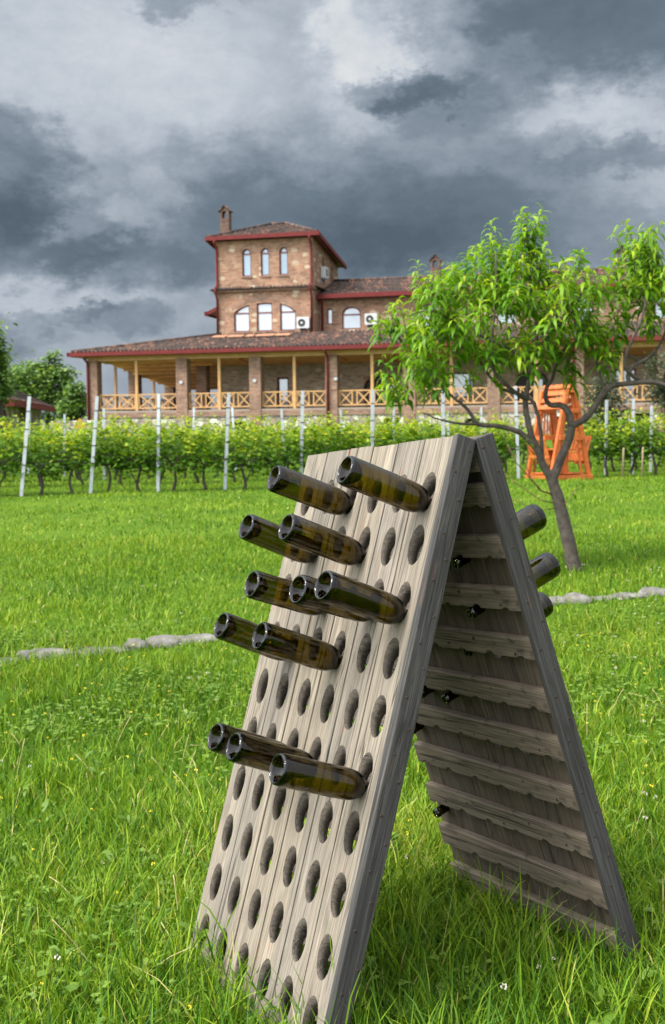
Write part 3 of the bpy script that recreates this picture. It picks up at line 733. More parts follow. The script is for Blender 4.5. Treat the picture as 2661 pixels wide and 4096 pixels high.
def build_house():
    # plinth of rubble, brick string course, floor
    ops = [(8.6, 9.9, GB, 0.75), (18.0, 18.9, GB, 0.85), (22.6, 23.4, GB, 0.75), (27.2, 28.2, GB, 0.8), (31.6, 32.6, GB, 0.9)]
    m = MB(); wall_open(m, 0.05, XR, GB, 1.06, 0.06, 0.4, ops); wall_open(m, 0.06, 31, GB, 1.06, 0.05, 0.4, [], lambda a, d, z: (d, a, z)); hp(m, 'plinth', M_rubble)
    for a0, a1, b0, b1 in ops:
        m = MB(); m.add([(a0, 0.4, b0), (a1, 0.4, b0), (a1, 0.4, b1), (a0, 0.4, b1)], [(0, 1, 2, 3)]); hp(m, 'cellar_opening', M_dark)
    m = MB(); m.box((-0.02, -0.02, 1.062), (XR, 0.4, 1.36)); m.box((-0.02, 0.402, 1.062), (0.4, 31, 1.36)); hp(m, 'brick_course', M_pillar)
    m = MB(); m.box((0.0, 0.0, 1.363), (XR, 5.4, 1.46)); m.box((0.0, 5.402, 1.363), (6.8, 31, 1.46)); hp(m, 'floor_slab', simple('terrace_floor', (0.25, 0.2, 0.16), 0.7))
    # brick pillars
    for xc in (0.33, 6.0, 10.5, 15.02, 19.5, 24.2, 28.7, 33.2, 37.7, 42.2):
        m = MB(); m.box((xc - 0.35, -0.06, GB), (xc + 0.35, 0.62, 4.47)); hp(m, 'brick_pillar', M_pillar, bevel=0.015)
    for xc, yc in ((0.33, 6.4), (0.33, 12.6), (0.33, 18.8), (0.33, 25.0), (6.3, 14.5), (6.3, 20.5), (6.0, 3.65)):
        m = MB(); m.box((xc - 0.33, yc - 0.33, 1.46), (xc + 0.33, yc + 0.33, 4.47)); hp(m, 'brick_pillar', M_pillar)
    # pine posts, beam, railings
    posts = [3.08, 8.25, 12.79, 17.34, 21.84, 26.51, 31.0, 35.5, 40.0]
    for xc in posts:
        m = MB(); m.box((xc - 0.085, 0.16, 1.33), (xc + 0.085, 0.33, 4.43)); hp(m, 'pine_post', M_pine, bevel=0.01)
    m = MB(); m.box((0.0, 0.1, 4.432), (XR, 0.4, 4.66)); hp(m, 'eave_beam', M_pine)
    m = MB(); m.box((0.1, 0.402, 4.432), (0.4, 31, 4.66)); hp(m, 'eave_beam', M_pine)
    m = MB(); m.box((0.26, 3.3, 1.33), (0.40, 3.44, 4.43)); hp(m, 'pine_post', M_pine)
    m = MB(); m.box((0.26, 9.5, 1.33), (0.40, 9.64, 4.43)); hp(m, 'pine_post', M_pine)
    bounds = [(0.68, 3.0), (3.16, 5.65), (6.35, 8.17), (8.33, 10.15), (10.85, 12.71), (12.87, 14.67), (15.37, 17.26), (17.42, 19.15), (19.85, 21.76), (21.92, 23.85), (24.55, 26.43), (26.59, 28.35),
              (29.05, 30.92), (31.08, 32.85), (33.55, 35.42), (35.58, 37.35), (38.05, 39.92), (40.08, 41.85)]
    def railing(a, b, F):
        m = MB()
        def bar(p, q, w, h): m.bar(F(*p), F(*q), w, h)
        bar((a, 2.42), (b, 2.42), 0.10, 0.075); bar((a, 1.62), (b, 1.62), 0.085, 0.075)
        mid = (a + b) / 2
        for xx in (a + 0.05, mid - 0.14, mid + 0.14, b - 0.05): bar((xx, 1.66), (xx, 2.385), 0.065, 0.065)
        for l, r_ in ((a + 0.09, mid - 0.18), (mid + 0.18, b - 0.09)):
            bar((l, 1.67), (r_, 2.375), 0.045, 0.065); bar((l, 2.375), (r_, 1.67), 0.05, 0.07)
        return hp(m, 'railing', M_pine)
    for a, b in bounds: railing(a, b, lambda x, z: (x, 0.245, z))
    for a, b in ((0.7, 3.25), (3.5, 6.0), (6.8, 9.45), (9.7, 12.2), (13.0, 18.4), (19.2, 24.6)): railing(a, b, lambda x, z: (0.33, x, z))
    # back wall of the veranda, its doors and windows
    doors = [(10.6, 11.35, 1.46, 3.45, 'w'), (16.0, 18.2, 1.46, 3.4, 'a'), (21.0, 22.6, 2.0, 3.5, 'w'), (25.0, 26.9, 1.46, 3.5, 'a'), (30.6, 31.8, 1.46, 3.5, 'w'), (34.4, 36.0, 1.46, 3.5, 'a')]
    m = MB(); wall_open(m, 6.9, XR, 1.46, 6.0, 4.06, 0.5, [d[:4] for d in doors])
    hp(m, 'veranda_wall', M_backwall)
    for a0, a1, b0, b1, kind in doors:
        m = MB(); m.box((a0, 4.3, b0), (a1, 4.36, b1)); d = hp(m, 'door', M_dark if kind == 'a' else M_redwood)
        mm = MB(); zoff = EYE - HO.z
        if kind == 'w': mm.box((a0 + .12, 4.27, b0 + .1), (a1 - .12, 4.297, b1 - .12))
        else: mm.box(((a0 + a1) / 2 + .1, 4.27, b0 + .25), (a1 - .35, 4.297, b1 - .5))
        mm.v = [(x, y, z + zoff) for x, y, z in mm.v]; mm.build('pane', M_pane, d)
        if kind == 'a':
            mm = MB(); ar = arc(a0, a1, b1 - .6, .6)
            spandrel(mm, a0, a1, b1 + .001, ar, 4.05, 0.2); hp(mm, 'arch', M_pillar)
    m = MB(); m.box((1.6, 30.6, 1.46), (7, 31.0, 4.66)); m.box((6.85, 10.302, GB), (7.2, 30.598, 5.9)); hp(m, 'rear_wall', M_pillar)
    # veranda roof: front slope with a hip to the left
    et = Vector((0, 4.6, 1.17)); tl = et.length
    rf = MB()
    hipx = 7.1
    roof_slope(rf, (0, -0.62, 4.93), (1, 0, 0), et, lambda t: (-0.72 + (hipx + 0.72) * t, XR), tl)
    el_ = Vector((hipx + 0.72, 0, 1.17))
    roof_slope(rf, (-0.72, 0, 4.93), (0, 1, 0), el_, lambda t: (-0.62 + 4.6 * t, 31.0), el_.length)
    roof = hp(rf, 'roof', M_tile, fix=False)
    m = MB()
    def incl(x0, x1, y0, y1, z0, z1, th=.04):
        m.add([(x0, y0, z0), (x1, y0, z0), (x1, y1, z1), (x0, y1, z1), (x0, y0, z0 + th), (x1, y0, z0 + th), (x1, y1, z1 + th), (x0, y1, z1 + th)], [(0, 3, 2, 1), (4, 5, 6, 7), (0, 1, 5, 4), (1, 2, 6, 5), (2, 3, 7, 6), (3, 0, 4, 7)])
    incl(6.85, XR, .41, 4.055, 4.62, 4.22); incl(.41, 6.848, .41, 13, 4.62, 3.25); m.box((.41, 13.002, 3.2), (6.848, 13.05, 4.66)); incl(-.62, XR, -.56, .09, 4.664, 4.664)
    for i in range(9):
        y0 = 1.6 + 1.4 * i; z0 = 4.62 - 1.37 * (y0 - .41) / 12.59; incl(.42, 6.84, y0, y0 + .14, z0 - .12, z0 - .135, .118)
    for xx in [9 + 3 * i for i in range(12)]: incl(xx, xx + .14, .42, 4.05, 4.50, 4.10, .118)
    hp(m, 'veranda_ceiling', M_soffit, fix=False)
    # ridge cover along the hip, loose spare tiles lying on the roof
    m = MB(); m.tube([(-0.7, -0.6, 5.0), (hipx, 3.98, 6.16)], [0.1, 0.1], 8); zf = EYE - HO.z; m.v = [(x, y, z + zf) for x, y, z in m.v]; m.build('hip_cap', M_tile, roof)
    Rr = random.Random(4); mt = simple('new_clay_tile', (0.42, 0.23, 0.14), 0.8, 0.2)
    for xx, w_ in ((7.05, .85), (8.0, .95), (9.15, .45), (9.75, 1.15), (11.0, .9)):
        m = MB(); nl = 5
        for q in range(nl):
            y0 = 2.5 + q * 0.09; z0 = 4.95 + (y0 + 0.62) * 0.2543 + 0.09
            m.box((xx + Rr.uniform(-.05, .05), y0, z0), (xx + w_ + Rr.uniform(-.05, .05), y0 + 0.28, z0 + 0.07))
        m.v = [(x, y, z + zf) for x, y, z in m.v]; m.build('spare_tile_pile', mt, roof)
    # red gutters and downpipes
    m = MB(); m.box((-0.86, -0.80, 4.70), (XR, -0.63, 4.93)); m.box((-0.70, -0.628, 4.66), (XR, -0.58, 4.86)); hp(m, 'gutter', M_red)
    m = MB(); m.box((-0.90, -0.80, 4.71), (-0.74, 31.0, 4.94)); hp(m, 'gutter', M_red)
    for xc in (0.12, 14.83, 28.5):
        m = MB(); m.tube([(xc, -0.72, 4.72), (xc, -0.66, 4.6), (xc, -0.16, 4.35), (xc, -0.14, 4.1), (xc, -0.14, 0.2)], [0.075] * 5, 8); hp(m, 'downpipe', M_red)
    for xc in (6.0, 10.5, 15.3, 19.5):
        m = MB(); m.box((xc - .09, -0.14, 3.0), (xc + .09, -0.065, 3.16)); hp(m, 'wall_lamp', M_galv)
    # ---- tower
    X0, X1, Y0, Y1 = 6.85, 12.98, 4.0, 10.3
    ups = [(8.52, 9.08), (9.70, 10.24), (10.87, 11.41)]; los = [(7.94, 8.93, [7.42, 7.66, 7.80, 7.88]), (9.40, 10.38, None), (10.87, 11.86, [7.88, 7.80, 7.66, 7.42])]
    m = MB()
    wall_open(m, X0, X1, 5.4, 11.85, Y0, 0.5, [(a, b, 9.59, 11.25) for a, b in ups] + [(a, b, 6.25, 7.97) for a, b, _ in los])
    FY = lambda a, d, z: (d, a, z)
    sidew = [(6.2, 6.75, 9.3, 10.9), (8.4, 8.95, 9.2, 10.6)]
    wall_open(m, Y0 + 0.001, Y1, 5.4, 11.85, X1, -0.5, sidew, FY); wall_open(m, Y0 + 0.001, Y1, 5.4, 11.85, X0, 0.5, [], FY); wall_open(m, X0, X1, 5.4, 11.85, Y1, -0.5, [])
    arches = []
    for a, b in ups:
        ar = arc(a, b, 10.97, 0.275); arches.append(ar); spandrel(m, a, b, 11.25, ar, Y0)
    loar = []
    for a, b, zs in los:
        ar = [(a, 7.93), (a + 0.3, 7.965), (b - 0.3, 7.965), (b, 7.93)] if zs is None else [(a + (b - a) * i / 3, z) for i, z in enumerate(zs)]
        loar.append(ar); spandrel(m, a, b, 7.97, ar, Y0)
    for a, b, *_ in sidew:
        zt = _[-1]; ar = arc(a, b, zt - .28, 0.275); arches.append(ar); spandrel(m, a, b, zt, ar, X1, -0.14, FY)
    slope_back(m, 11.6); hp(m, 'tower_wall', M_brick, fix=False)
    for ar, y in [(arc(a - .0, b + .0, 10.97, 0.275, 16), Y0) for a, b in ups]:
        m = MB()
        cx_ = (ar[0][0] + ar[-1][0]) / 2
        for i in range(16):
            p0, p1 = ar[i], ar[i + 1]
            o0 = (cx_ + (p0[0] - cx_) * 1.7, 10.97 + (p0[1] - 10.97) * 1.75); o1 = (cx_ + (p1[0] - cx_) * 1.7, 10.97 + (p1[1] - 10.97) * 1.75)
            m.add([(p0[0], y - .015, p0[1]), (p1[0], y - .015, p1[1]), (o1[0], y - .015, o1[1]), (o0[0], y - .015, o0[1])], [(0, 1, 2, 3)])
            m.add([(o0[0], y - .015, o0[1]), (o1[0], y - .015, o1[1]), (o1[0], y, o1[1]), (o0[0], y, o0[1])], [(0, 1, 2, 3)])
        hp(m, 'window_surround', M_pillar, fix=False)
    m = MB(); big = [(7.80 + 4.2 * i / 20, 7.52 + 0.62 * math.sin(math.pi * i / 20) ** 0.7) for i in range(21)]
    for (a0, b0), (a1, b1) in zip(big[:-1], big[1:]):
        m.add([(a0, Y0 - .02, b0), (a1, Y0 - .02, b1), (a1, Y0 - .02, b1 + .26), (a0, Y0 - .02, b0 + .26), (a0, Y0, b0), (a1, Y0, b1), (a1, Y0, b1 + .26), (a0, Y0, b0 + .26)], [(0, 1, 2, 3), (3, 2, 6, 7), (0, 4, 5, 1)])
    hp(m, 'relieving_arch', M_pillar, fix=False)
    for (a, b), ar in zip(ups, arches): window(a, b, 9.59, ar, Y0, M_paneb, transom=10.93)
    for (a, b, _), ar in zip(los, loar): window(a, b, 6.25, ar, Y0, M_pane, transom=7.37)
    for (a, b, *_), ar in zip(sidew, arches[3:]): window(a, b, _[0], ar, X1 - 0.26, M_paneb, f=FY)
    for a, b, z in [(a, b, 9.59) for a, b in ups] + [(a, b, 6.25) for a, b, _ in los]:
        m = MB(); m.box((a - .07, Y0 - .07, z - .09), (b + .07, Y0 + .09, z - .003)); hp(m, 'window_sill', M_pillar)
    # tile cornice round the tower
    m = MB(); q = 0.34; zc, hc = 8.78, 0.17
    pr = [(X0 - q, Y0 - q), (X1 + q, Y0 - q), (X1 + q, Y1), (X0 - q, Y1)]
    roof_slope(m, (0, Y0 - q, zc), (1, 0, 0), (0, q, hc), lambda t: (X0 - q * (1 - t), X1 + q * (1 - t)), math.hypot(q, hc), 0.05, 0.24, 0.19)
    roof_slope(m, (X0 - q, 0, zc), (0, 1, 0), (q, 0, hc), lambda t: (Y0 - q * (1 - t), Y1), math.hypot(q, hc), 0.05, 0.24, 0.19)
    roof_slope(m, (X1 + q, 0, zc), (0, 1, 0), (-q, 0, hc), lambda t: (Y0 - q * (1 - t), Y1), math.hypot(q, hc), 0.05, 0.24, 0.19)
    hp(m, 'cornice', M_tile, fix=False)
    m = MB(); m.box((X0 - .2, Y0 - .2, 8.66), (X1 + .2, Y0 - .002, 8.76)); m.box((X0 - .2, Y0, 8.66), (X0 - .002, Y1, 8.76)); hp(m, 'cornice_course', M_pillar)
    # hipped tower roof
    o = 0.38; ze = 11.98; ax, ay, za = (X0 + X1) / 2, (Y0 + Y1) / 2, 13.72; rl = 0.5
    m = MB(); hx = ax - X0 + o; hy = ay - Y0 + o; up_ = za - ze
    roof_slope(m, (0, Y0 - o, ze), (1, 0, 0), (0, hy, up_), lambda t: (X0 - o + (hx - rl) * t, X1 + o - (hx - rl) * t), math.hypot(hy, up_))
    roof_slope(m, (0, Y1 + o, ze), (1, 0, 0), (0, -hy, up_), lambda t: (X0 - o + (hx - rl) * t, X1 + o - (hx - rl) * t), math.hypot(hy, up_))
    roof_slope(m, (X0 - o, 0, ze), (0, 1, 0), (hx - rl, 0, up_), lambda t: (Y0 - o + hy * t, Y1 + o - hy * t), math.hypot(hx - rl, up_))
    roof_slope(m, (X1 + o, 0, ze), (0, 1, 0), (-hx + rl, 0, up_), lambda t: (Y0 - o + hy * t, Y1 + o - hy * t), math.hypot(hx - rl, up_))
    slope_back(m); troof = hp(m, 'roof', M_tile, fix=False)
    m = MB()
    for p, q_ in (((X0 - o, Y0 - o, ze + .06), (ax - rl, ay, za + .06)), ((X1 + o, Y0 - o, ze + .06), (ax + rl, ay, za + .06)), ((ax - rl, ay, za + .06), (ax + rl, ay, za + .06)), ((X1 + o, Y1 + o, ze + .06), (ax + rl, ay, za + .06))):
        m.tube([p, q_], [0.1, 0.1], 8)
    slope_back(m)
    m.v = [(x, y, z + zf) for x, y, z in m.v]; m.build('hip_cap', M_tile, troof)
    m = MB(); m.box((X0 - .40, Y0 - .40, 11.88), (X1 + .40, Y1 + .40, 11.95)); slope_back(m); hp(m, 'soffit', M_redwood)
    m = MB(); m.box((X0 - o - .14, Y0 - o - .14, 11.78), (X1 + o + .14, Y0 - o, 12.02)); hp(m, 'gutter', M_red)
    m = MB(); m.box((X1 + o, Y0 - o + .001, 11.78), (X1 + o + .14, Y1 + o, 12.02)); slope_back(m); hp(m, 'gutter', M_red)
    m = MB(); m.box((X0 - o - .14, Y0 - o + .001, 11.78), (X0 - o, Y1 + o, 12.02)); slope_back(m); hp(m, 'gutter', M_red)
    for xc in (X0 + .06, X1 - .1):
        m = MB(); m.tube([(xc, Y0 - .50, 11.8), (xc, Y0 - .45, 11.6), (xc, Y0 - .12, 11.4), (xc, Y0 - .1, 11.2), (xc, Y0 - .1, 9.1), (xc, Y0 - .45, 8.9), (xc, Y0 - .43, 8.6), (xc, Y0 - .1, 8.3), (xc, Y0 - .1, 6.1)], [0.07] * 9, 8); hp(m, 'downpipe', M_red)
    chimney(7.17, 5.0, 11.9, 13.3, troof); 
    # ---- lean-to porch on the tower's left
    m = MB(); roof_slope(m, (5.35, 0, 7.75), (0, 1, 0), (1.5, 0, 0.62), lambda t: (6.3, 9.8), math.hypot(1.5, .62)); pr_ = hp(m, 'porch_roof', M_tile, fix=False)
    m = MB(); m.box((5.22, 6.2, 7.55), (5.35, 9.9, 7.80)); m.add([(5.35, 6.25, 7.55), (6.83, 6.25, 8.2), (6.83, 6.25, 8.42), (5.35, 6.25, 7.78)], [(0, 1, 2, 3)]); hp(m, 'fascia', M_red)
    m = MB(); m.add([(5.35, 6.3, 7.68), (6.83, 6.3, 8.3), (6.83, 9.8, 8.3), (5.35, 9.8, 7.68)], [(0, 1, 2, 3)]); hp(m, 'porch_ceiling', M_pine, fix=False)
    m = MB(); m.box((6.05, 6.5, 5.5), (6.2, 6.65, 7.95)); hp(m, 'porch_post', M_redwood)
    m = MB(); m.box((6.3, 6.7, 5.5), (6.83, 6.8, 7.75)); hp(m, 'porch_screen', M_white)
    # ---- long wing to the right
    W0, WY = 12.985, 5.3
    wins = [(14.42, 15.60), (19.2, 20.4), (23.8, 25.0), (28.2, 29.4), (32.8, 34.0), (37.2, 38.4)]
    m = MB(); wall_open(m, W0, XR, 5.4, 8.25, WY, 0.5, [(a, b, 6.32, 7.68) for a, b in wins] + [(13.47, 13.83, 6.65, 7.6)])
    was = []
    for a, b in wins:
        ar = arc(a, b, 7.33, 0.33); was.append(ar); spandrel(m, a, b, 7.68, ar, WY)
    hp(m, 'wing_wall', M_brick, fix=False)
    for (a, b), ar in zip(wins, was):
        window(a, b, 6.32, ar, WY, M_pane, transom=7.2)
        mm = MB()
        for (a0, b0), (a1, b1) in zip(ar[:-1], ar[1:]):
            cx_ = (a + b) / 2; oo = lambda p: (cx_ + (p[0] - cx_) * 1.25, p[1] + .22)
            mm.add([(a0, WY - .02, b0), (a1, WY - .02, b1), (oo((a1, b1))[0], WY - .02, oo((a1, b1))[1]), (oo((a0, b0))[0], WY - .02, oo((a0, b0))[1])], [(0, 1, 2, 3)])
        hp(mm, 'window_surround', M_pillar, fix=False)
    window(13.47, 13.83, 6.65, [(13.47, 7.6), (13.83, 7.6)], WY, M_pane)
    m = MB(); et = Vector((0, 4.4, 1.35))
    roof_slope(m, (0, WY - .55, 8.36), (1, 0, 0), et, lambda t: (W0 + .02, XR), et.length)
    roof_slope(m, (0, WY - .55 + 8.8, 8.36), (1, 0, 0), Vector((0, -4.4, 1.35)), lambda t: (W0 + .02, XR), et.length)
    wroof = hp(m, 'roof', M_tile, fix=False)
    m = MB(); m.tube([(W0, WY + 3.85, 9.76), (XR, WY + 3.85, 9.76)], [0.11, 0.11], 8); m.v = [(x, y, z + zf) for x, y, z in m.v]; m.build('ridge_cap', M_tile, wroof)
    m = MB(); m.box((W0 + .02, WY - .72, 8.16), (XR, WY - .56, 8.42)); hp(m, 'gutter', M_red)
    m = MB(); m.box((W0 + .02, WY - .55, 8.13), (XR, WY - .01, 8.2)); hp(m, 'soffit', M_redwood)
    m = MB(); m.tube([(13.2, WY - .64, 8.2), (13.2, WY - .12, 7.9), (13.2, WY - .1, 6.1)], [0.07] * 3, 8); hp(m, 'downpipe', M_red)
    m = MB(); m.box((XR - .4, WY, GB), (XR, WY + 8, 8.2)); hp(m, 'end_wall', M_brick)
    chimney(19.83, 7.6, 9.2, 10.1, wroof); chimney(31.0, 7.6, 9.2, 10.1, wroof)
def chimney(xc, yc, z0, z1, parent):
    zf = EYE - HO.z; m = MB(); w = 0.29; d = 0.24
    m.box((xc - w, yc - d, z0), (xc + w, yc + d, z1))
    # little gabled hood on two cheeks with an arched opening between them
    ar = arc(xc - w * .55, xc + w * .55, z1 + .28, .16, 8)
    poly = [(xc - w, z1), (xc - w * .55, z1)] + ar + [(xc + w * .55, z1), (xc + w, z1), (xc + w, z1 + .42), (xc, z1 + .72), (xc - w, z1 + .42)]
    m.prism(poly, lambda a, b, t: (a, t, b), yc - d, yc + d)
    m.v = [(x, y, z + zf) for x, y, z in m.v]; c = m.build('chimney', M_chim, parent)
    m = MB()
    for s in (-1, 1): m.bar((xc + s * (w + .1), yc, z1 + .40), (xc, yc, z1 + .78), d * 2 + .16, 0.06, up=(0, 0, 1))
    m.v = [(x, y, z + zf) for x, y, z in m.v]; m.build('chimney_hood', M_tile, parent)
build_house()
def air_unit(lx, ly, lz, rz, w, label):
    o = empty('air_conditioner', hw(lx, ly, lz), HYAW + rz, label, 'air conditioner', 'air conditioners on the house walls')
    m = MB(); m.box((0, -0.34, 0), (w, -0.03, w * .86)); m.build('casing', M_white, o, bevel=0.02)
    m = MB(); n = 20; cx_, cz_, r_ = w * .4, w * .43, w * .3
    m.prism([(cx_ + r_ * math.cos(2 * math.pi * i / n), cz_ + r_ * math.sin(2 * math.pi * i / n)) for i in range(n)], lambda a, b, d: (a, d, b), -0.355, -0.341); m.build('fan_grille', M_black, o)
    m = MB(); m.prism([(cx_ + r_ * .3 * math.cos(2 * math.pi * i / n), cz_ + r_ * .3 * math.sin(2 * math.pi * i / n)) for i in range(n)], lambda a, b, d: (a, d, b), -0.365, -0.356); m.build('fan_hub', M_white, o)
    for xx in (0.12, w - .16):
        m = MB(); m.box((xx, -0.36, -0.06), (xx + .04, -0.001, -0.003)); m.box((xx, -0.04, -0.3), (xx + .04, -0.001, -0.061)); m.build('bracket', M_galv, o)
air_unit(12.0, 4.0, 6.32, 0, 0.78, 'white air conditioner beside the lower tower windows')
air_unit(15.9, 5.3, 6.52, 0, 0.78, 'white air conditioner on the wing wall right of the arched window')
air_unit(12.98, 5.7, 9.55, math.radians(90), 0.78, 'white air conditioner on the shaded right side of the tower')
#@@PART3
# ------------------------------------------------------------------ finding the ground under a seen direction
def on_ground(px, py):
    d = CR * ((px - 773) / FPX) + CF - CU * ((py - 1190) / FPX); d = d / d.y
    lo, hi = 1.2, 60.0; prev = None
    y = lo
    while y < hi:
        z = EYE + d.z * y
        if z <= gz(d.x * y, y): break
        y *= 1.004
    return Vector((d.x * y, y, gz(d.x * y, y)))

# ------------------------------------------------------------------ leaf clouds
def leaf_cloud(name, pos, dirs, size, width, rnd, mat, bend=0.3, parent=None, segs=2):
    """pos (n,3), dirs (n,3) growing direction, size (n,), curved folded leaves bending downwards"""
    n = len(pos); dirs = dirs / np.linalg.norm(dirs, axis=1, keepdims=True)
    up = np.array([0, 0, 1.0]); side = np.cross(dirs, up + rng.normal(0, .35, (n, 3))); side /= np.linalg.norm(side, axis=1, keepdims=True) + 1e-9
    prof = {2: [0.55, 1.0, 0.0], 3: [0.3, 1.0, 0.75, 0.0], 4: [0.25, 0.85, 1.0, 0.6, 0.0]}[segs]
    p = pos.copy(); d = dirs.copy(); V = []
    for i, w_ in enumerate(prof):
        hw_ = (size * width * 0.5 * w_)[:, None]
        if i == len(prof) - 1: V.append(p[:, None, :])
        else:
            nn = np.cross(side, d); V.append(np.stack([p - side * hw_ + nn * hw_ * 0.35, p + side * hw_ + nn * hw_ * 0.35], 1))
        p = p + d * (size / segs)[:, None]
        d = d + np.array([0, 0, -1.0]) * (np.broadcast_to(bend, (n,)))[:, None] * (2.0 / segs); d /= np.linalg.norm(d, axis=1, keepdims=True)
    V = np.concatenate(V, 1); k = V.shape[1]; base = (np.arange(n) * k)[:, None]
    fs = []
    for i in range(segs - 1): fs.append(base + np.array([[2 * i, 2 * i + 1, 2 * i + 3, 2 * i + 2]]))
    q = 2 * (segs - 1); tri = base + np.array([[q, q + 1, q + 2]])
    return np_mesh(name, V.reshape(-1, 3), [np.concatenate(fs), tri], mat, {'rnd': np.repeat(rnd, k)}, smooth=True, parent=parent)
def rdir(n, zlo=-1, zhi=1):
    z = rng.uniform(zlo, zhi, n); a = rng.uniform(0, 2 * np.pi, n); r_ = np.sqrt(1 - z * z)
    return np.stack([r_ * np.cos(a), r_ * np.sin(a), z], 1)

# ------------------------------------------------------------------ vineyard
M_vine = leafy('grapevine_leaf', [(0.0, (0.038, 0.10, 0.010)), (0.3, (0.075, 0.165, 0.012)), (0.6, (0.18, 0.28, 0.016)), (0.85, (0.38, 0.42, 0.025)), (1.0, (0.42, 0.34, 0.05))], 0.42, spec=0.15)
M_bark = simple('dark_vine_bark', (0.055, 0.042, 0.033), 0.9, 0.4, 25, bumpk=0.01)
M_treebark = simple('peach_bark', (0.06, 0.049, 0.04), 0.9, 0.5, 16, bumpk=0.012)
def make_vine(k):
    R = random.Random(100 + k)
    o = empty('grapevine')
    m = MB(); ph = R.uniform(0, 6); lean = R.uniform(-.12, .12)
    P = [(0, 0, -0.05)]; nseg = 7; hgt = R.uniform(0.5, 0.62)
    for i in range(1, nseg + 1):
        t = i / nseg; P.append((lean * t + 0.05 * math.sin(ph + t * 4), 0.04 * math.cos(ph + t * 3), hgt * t))
    m.tube(P, [0.038 - 0.012 * i / nseg + R.uniform(-.003, .004) for i in range(nseg + 1)], 7)
    tp = Vector(P[-1])
    for s in (-1, 1):
        Q = [tp - Vector((0, 0, .03))] + [tp + Vector((s * (0.12 * i + .02), 0.03 * math.sin(ph + i), 0.10 * math.sqrt(i) + R.uniform(-.02, .02))) for i in range(1, 5)]
        m.tube(Q, [0.024 - 0.003 * i for i in range(5)], 6)
    if R.random() < 0.5:
        m.tube([P[2], Vector(P[2]) + Vector((0.1, 0, 0.2)), Vector(P[2]) + Vector((0.2, .02, 0.45))], [0.016, 0.013, 0.01], 6)
    m.build('trunk', M_bark, o)
    n = 300
    nsh = 10; pos = []; dr = []; sz = []; rn = []
    for s in range(nsh):
        x0 = (s + .5) / nsh * .94 - .47 + R.uniform(-.06, .06); y0 = R.uniform(-.14, .14); top = R.choice((R.uniform(1.0, 1.45), R.uniform(1.25, 1.75))); lx = R.uniform(-.15, .15); ly = R.uniform(-.1, .1)
        bot = R.uniform(0.42, 0.62)
        for q in range(28):
            t = R.random() ** 1.15; z = bot + (top - bot) * t
            pos.append((x0 + lx * t + R.gauss(0, .08), y0 + ly * t + R.gauss(0, .11 * (1.15 - t)), z))
            a = R.uniform(0, 2 * math.pi); dr.append((math.cos(a), math.sin(a), R.uniform(-.5, .5)))
            sz.append(R.uniform(.085, .15) * (1.1 - .35 * t)); rn.append(min(1, max(0, 0.12 + .62 * t ** 1.6 + R.gauss(0, .14))))  # young upper leaves yellower; lower leaves darkened, shading put into their colour
    # some low hanging shoots
    for q in range(26):
        pos.append((R.uniform(-.5, .5), R.uniform(-.2, .2), R.uniform(.3, .5))); a = R.uniform(0, 6.28); dr.append((math.cos(a), math.sin(a), -.3)); sz.append(R.uniform(.07, .12)); rn.append(R.uniform(0, .5))
    leaf_cloud('foliage', np.array(pos), np.array(dr), np.array(sz), 0.95, np.array(rn), M_vine, 0.35, o, 3)
    return o
protos = [make_vine(k) for k in range(5)]
used_p = set()
def place_vine(x, y, s, label, group):
    k = random.randrange(5)
    o = protos[k] if k not in used_p else copy_tree(protos[k])
    used_p.add(k)
    o.location = (x, y, gz(x, y)); o.rotation_euler = (0, 0, random.choice((0, math.pi)) + random.uniform(-.25, .25) + 0.33); o.scale = (s * random.uniform(.95, 1.1), s, s * random.uniform(.92, 1.06))
    tag(o, label, 'grapevine', group)
def make_post():
    o = empty('vine_post')
    m = MB()
    # folded steel profile with hooks
    poly = [(-.028, -.02), (.028, -.02), (.028, .02), (.022, .02), (.022, -.013), (-.022, -.013), (-.022, .02), (-.028, .02)]
    m.prism(poly, lambda a, b, d: (a, b, d), -0.3, 1.95)
    m.build('profile', M_galv, o)
    for z in (0.6, 0.95, 1.3, 1.65):
        m = MB(); m.box((-.034, -.024, z), (.034, -.0203, z + .02)); m.build('wire_hook', M_black, o)
    return o
post_proto = make_post(); _pp = [True]
def place_post(base, lean_x, lean_y, h, label, group, k=1.0):
    o = post_proto if _pp[0] else copy_tree(post_proto); _pp[0] = False
    o.location = base; o.rotation_euler = (lean_y, lean_x, random.uniform(-.2, .2)); o.scale = (k, k, h / 1.95)
    tag(o, label, 'vineyard post', group)
VP1 = at(50, 1157, 22.4); VP2 = at(1205, 1105, 25.8)
row_d = Vector((VP2.x - VP1.x, VP2.y - VP1.y, 0)); row_len = row_d.length; row_d.normalize(); row_n = Vector((-row_d.y, row_d.x, 0))
ORD = ['first', 'second', 'third', 'fourth', 'fifth', 'sixth', 'seventh', 'eighth', 'ninth', 'tenth']
front_posts = [(50, 1157, 69, 920), (211, 1156, 226, 920), (368, 1147, 370, 915), (523, 1138, 532, 914), (699, 1133, 704, 908), (864, 1125, 867, 905), (1031, 1117, 1030, 905), (1205, 1105, 1198, 897)]
posx = []
for i, (bx, by, tx, ty) in enumerate(front_posts):
    Y = 22.4 + (25.8 - 22.4) * (bx - 50) / 1155
    b = at(bx, by, Y); b.z = gz(b.x, b.y); tp = at(tx, ty, Y)
    h = tp.z - b.z; posx.append((Vector((b.x, b.y, 0)) - Vector((VP1.x, VP1.y, 0))).dot(row_d))
    place_post(b, math.atan2(tp.x - b.x, h), 0, h, 'pale metal vineyard post at the front of the vines, %s from the left' % ORD[i], 'posts along the front row of vines', 1.12)
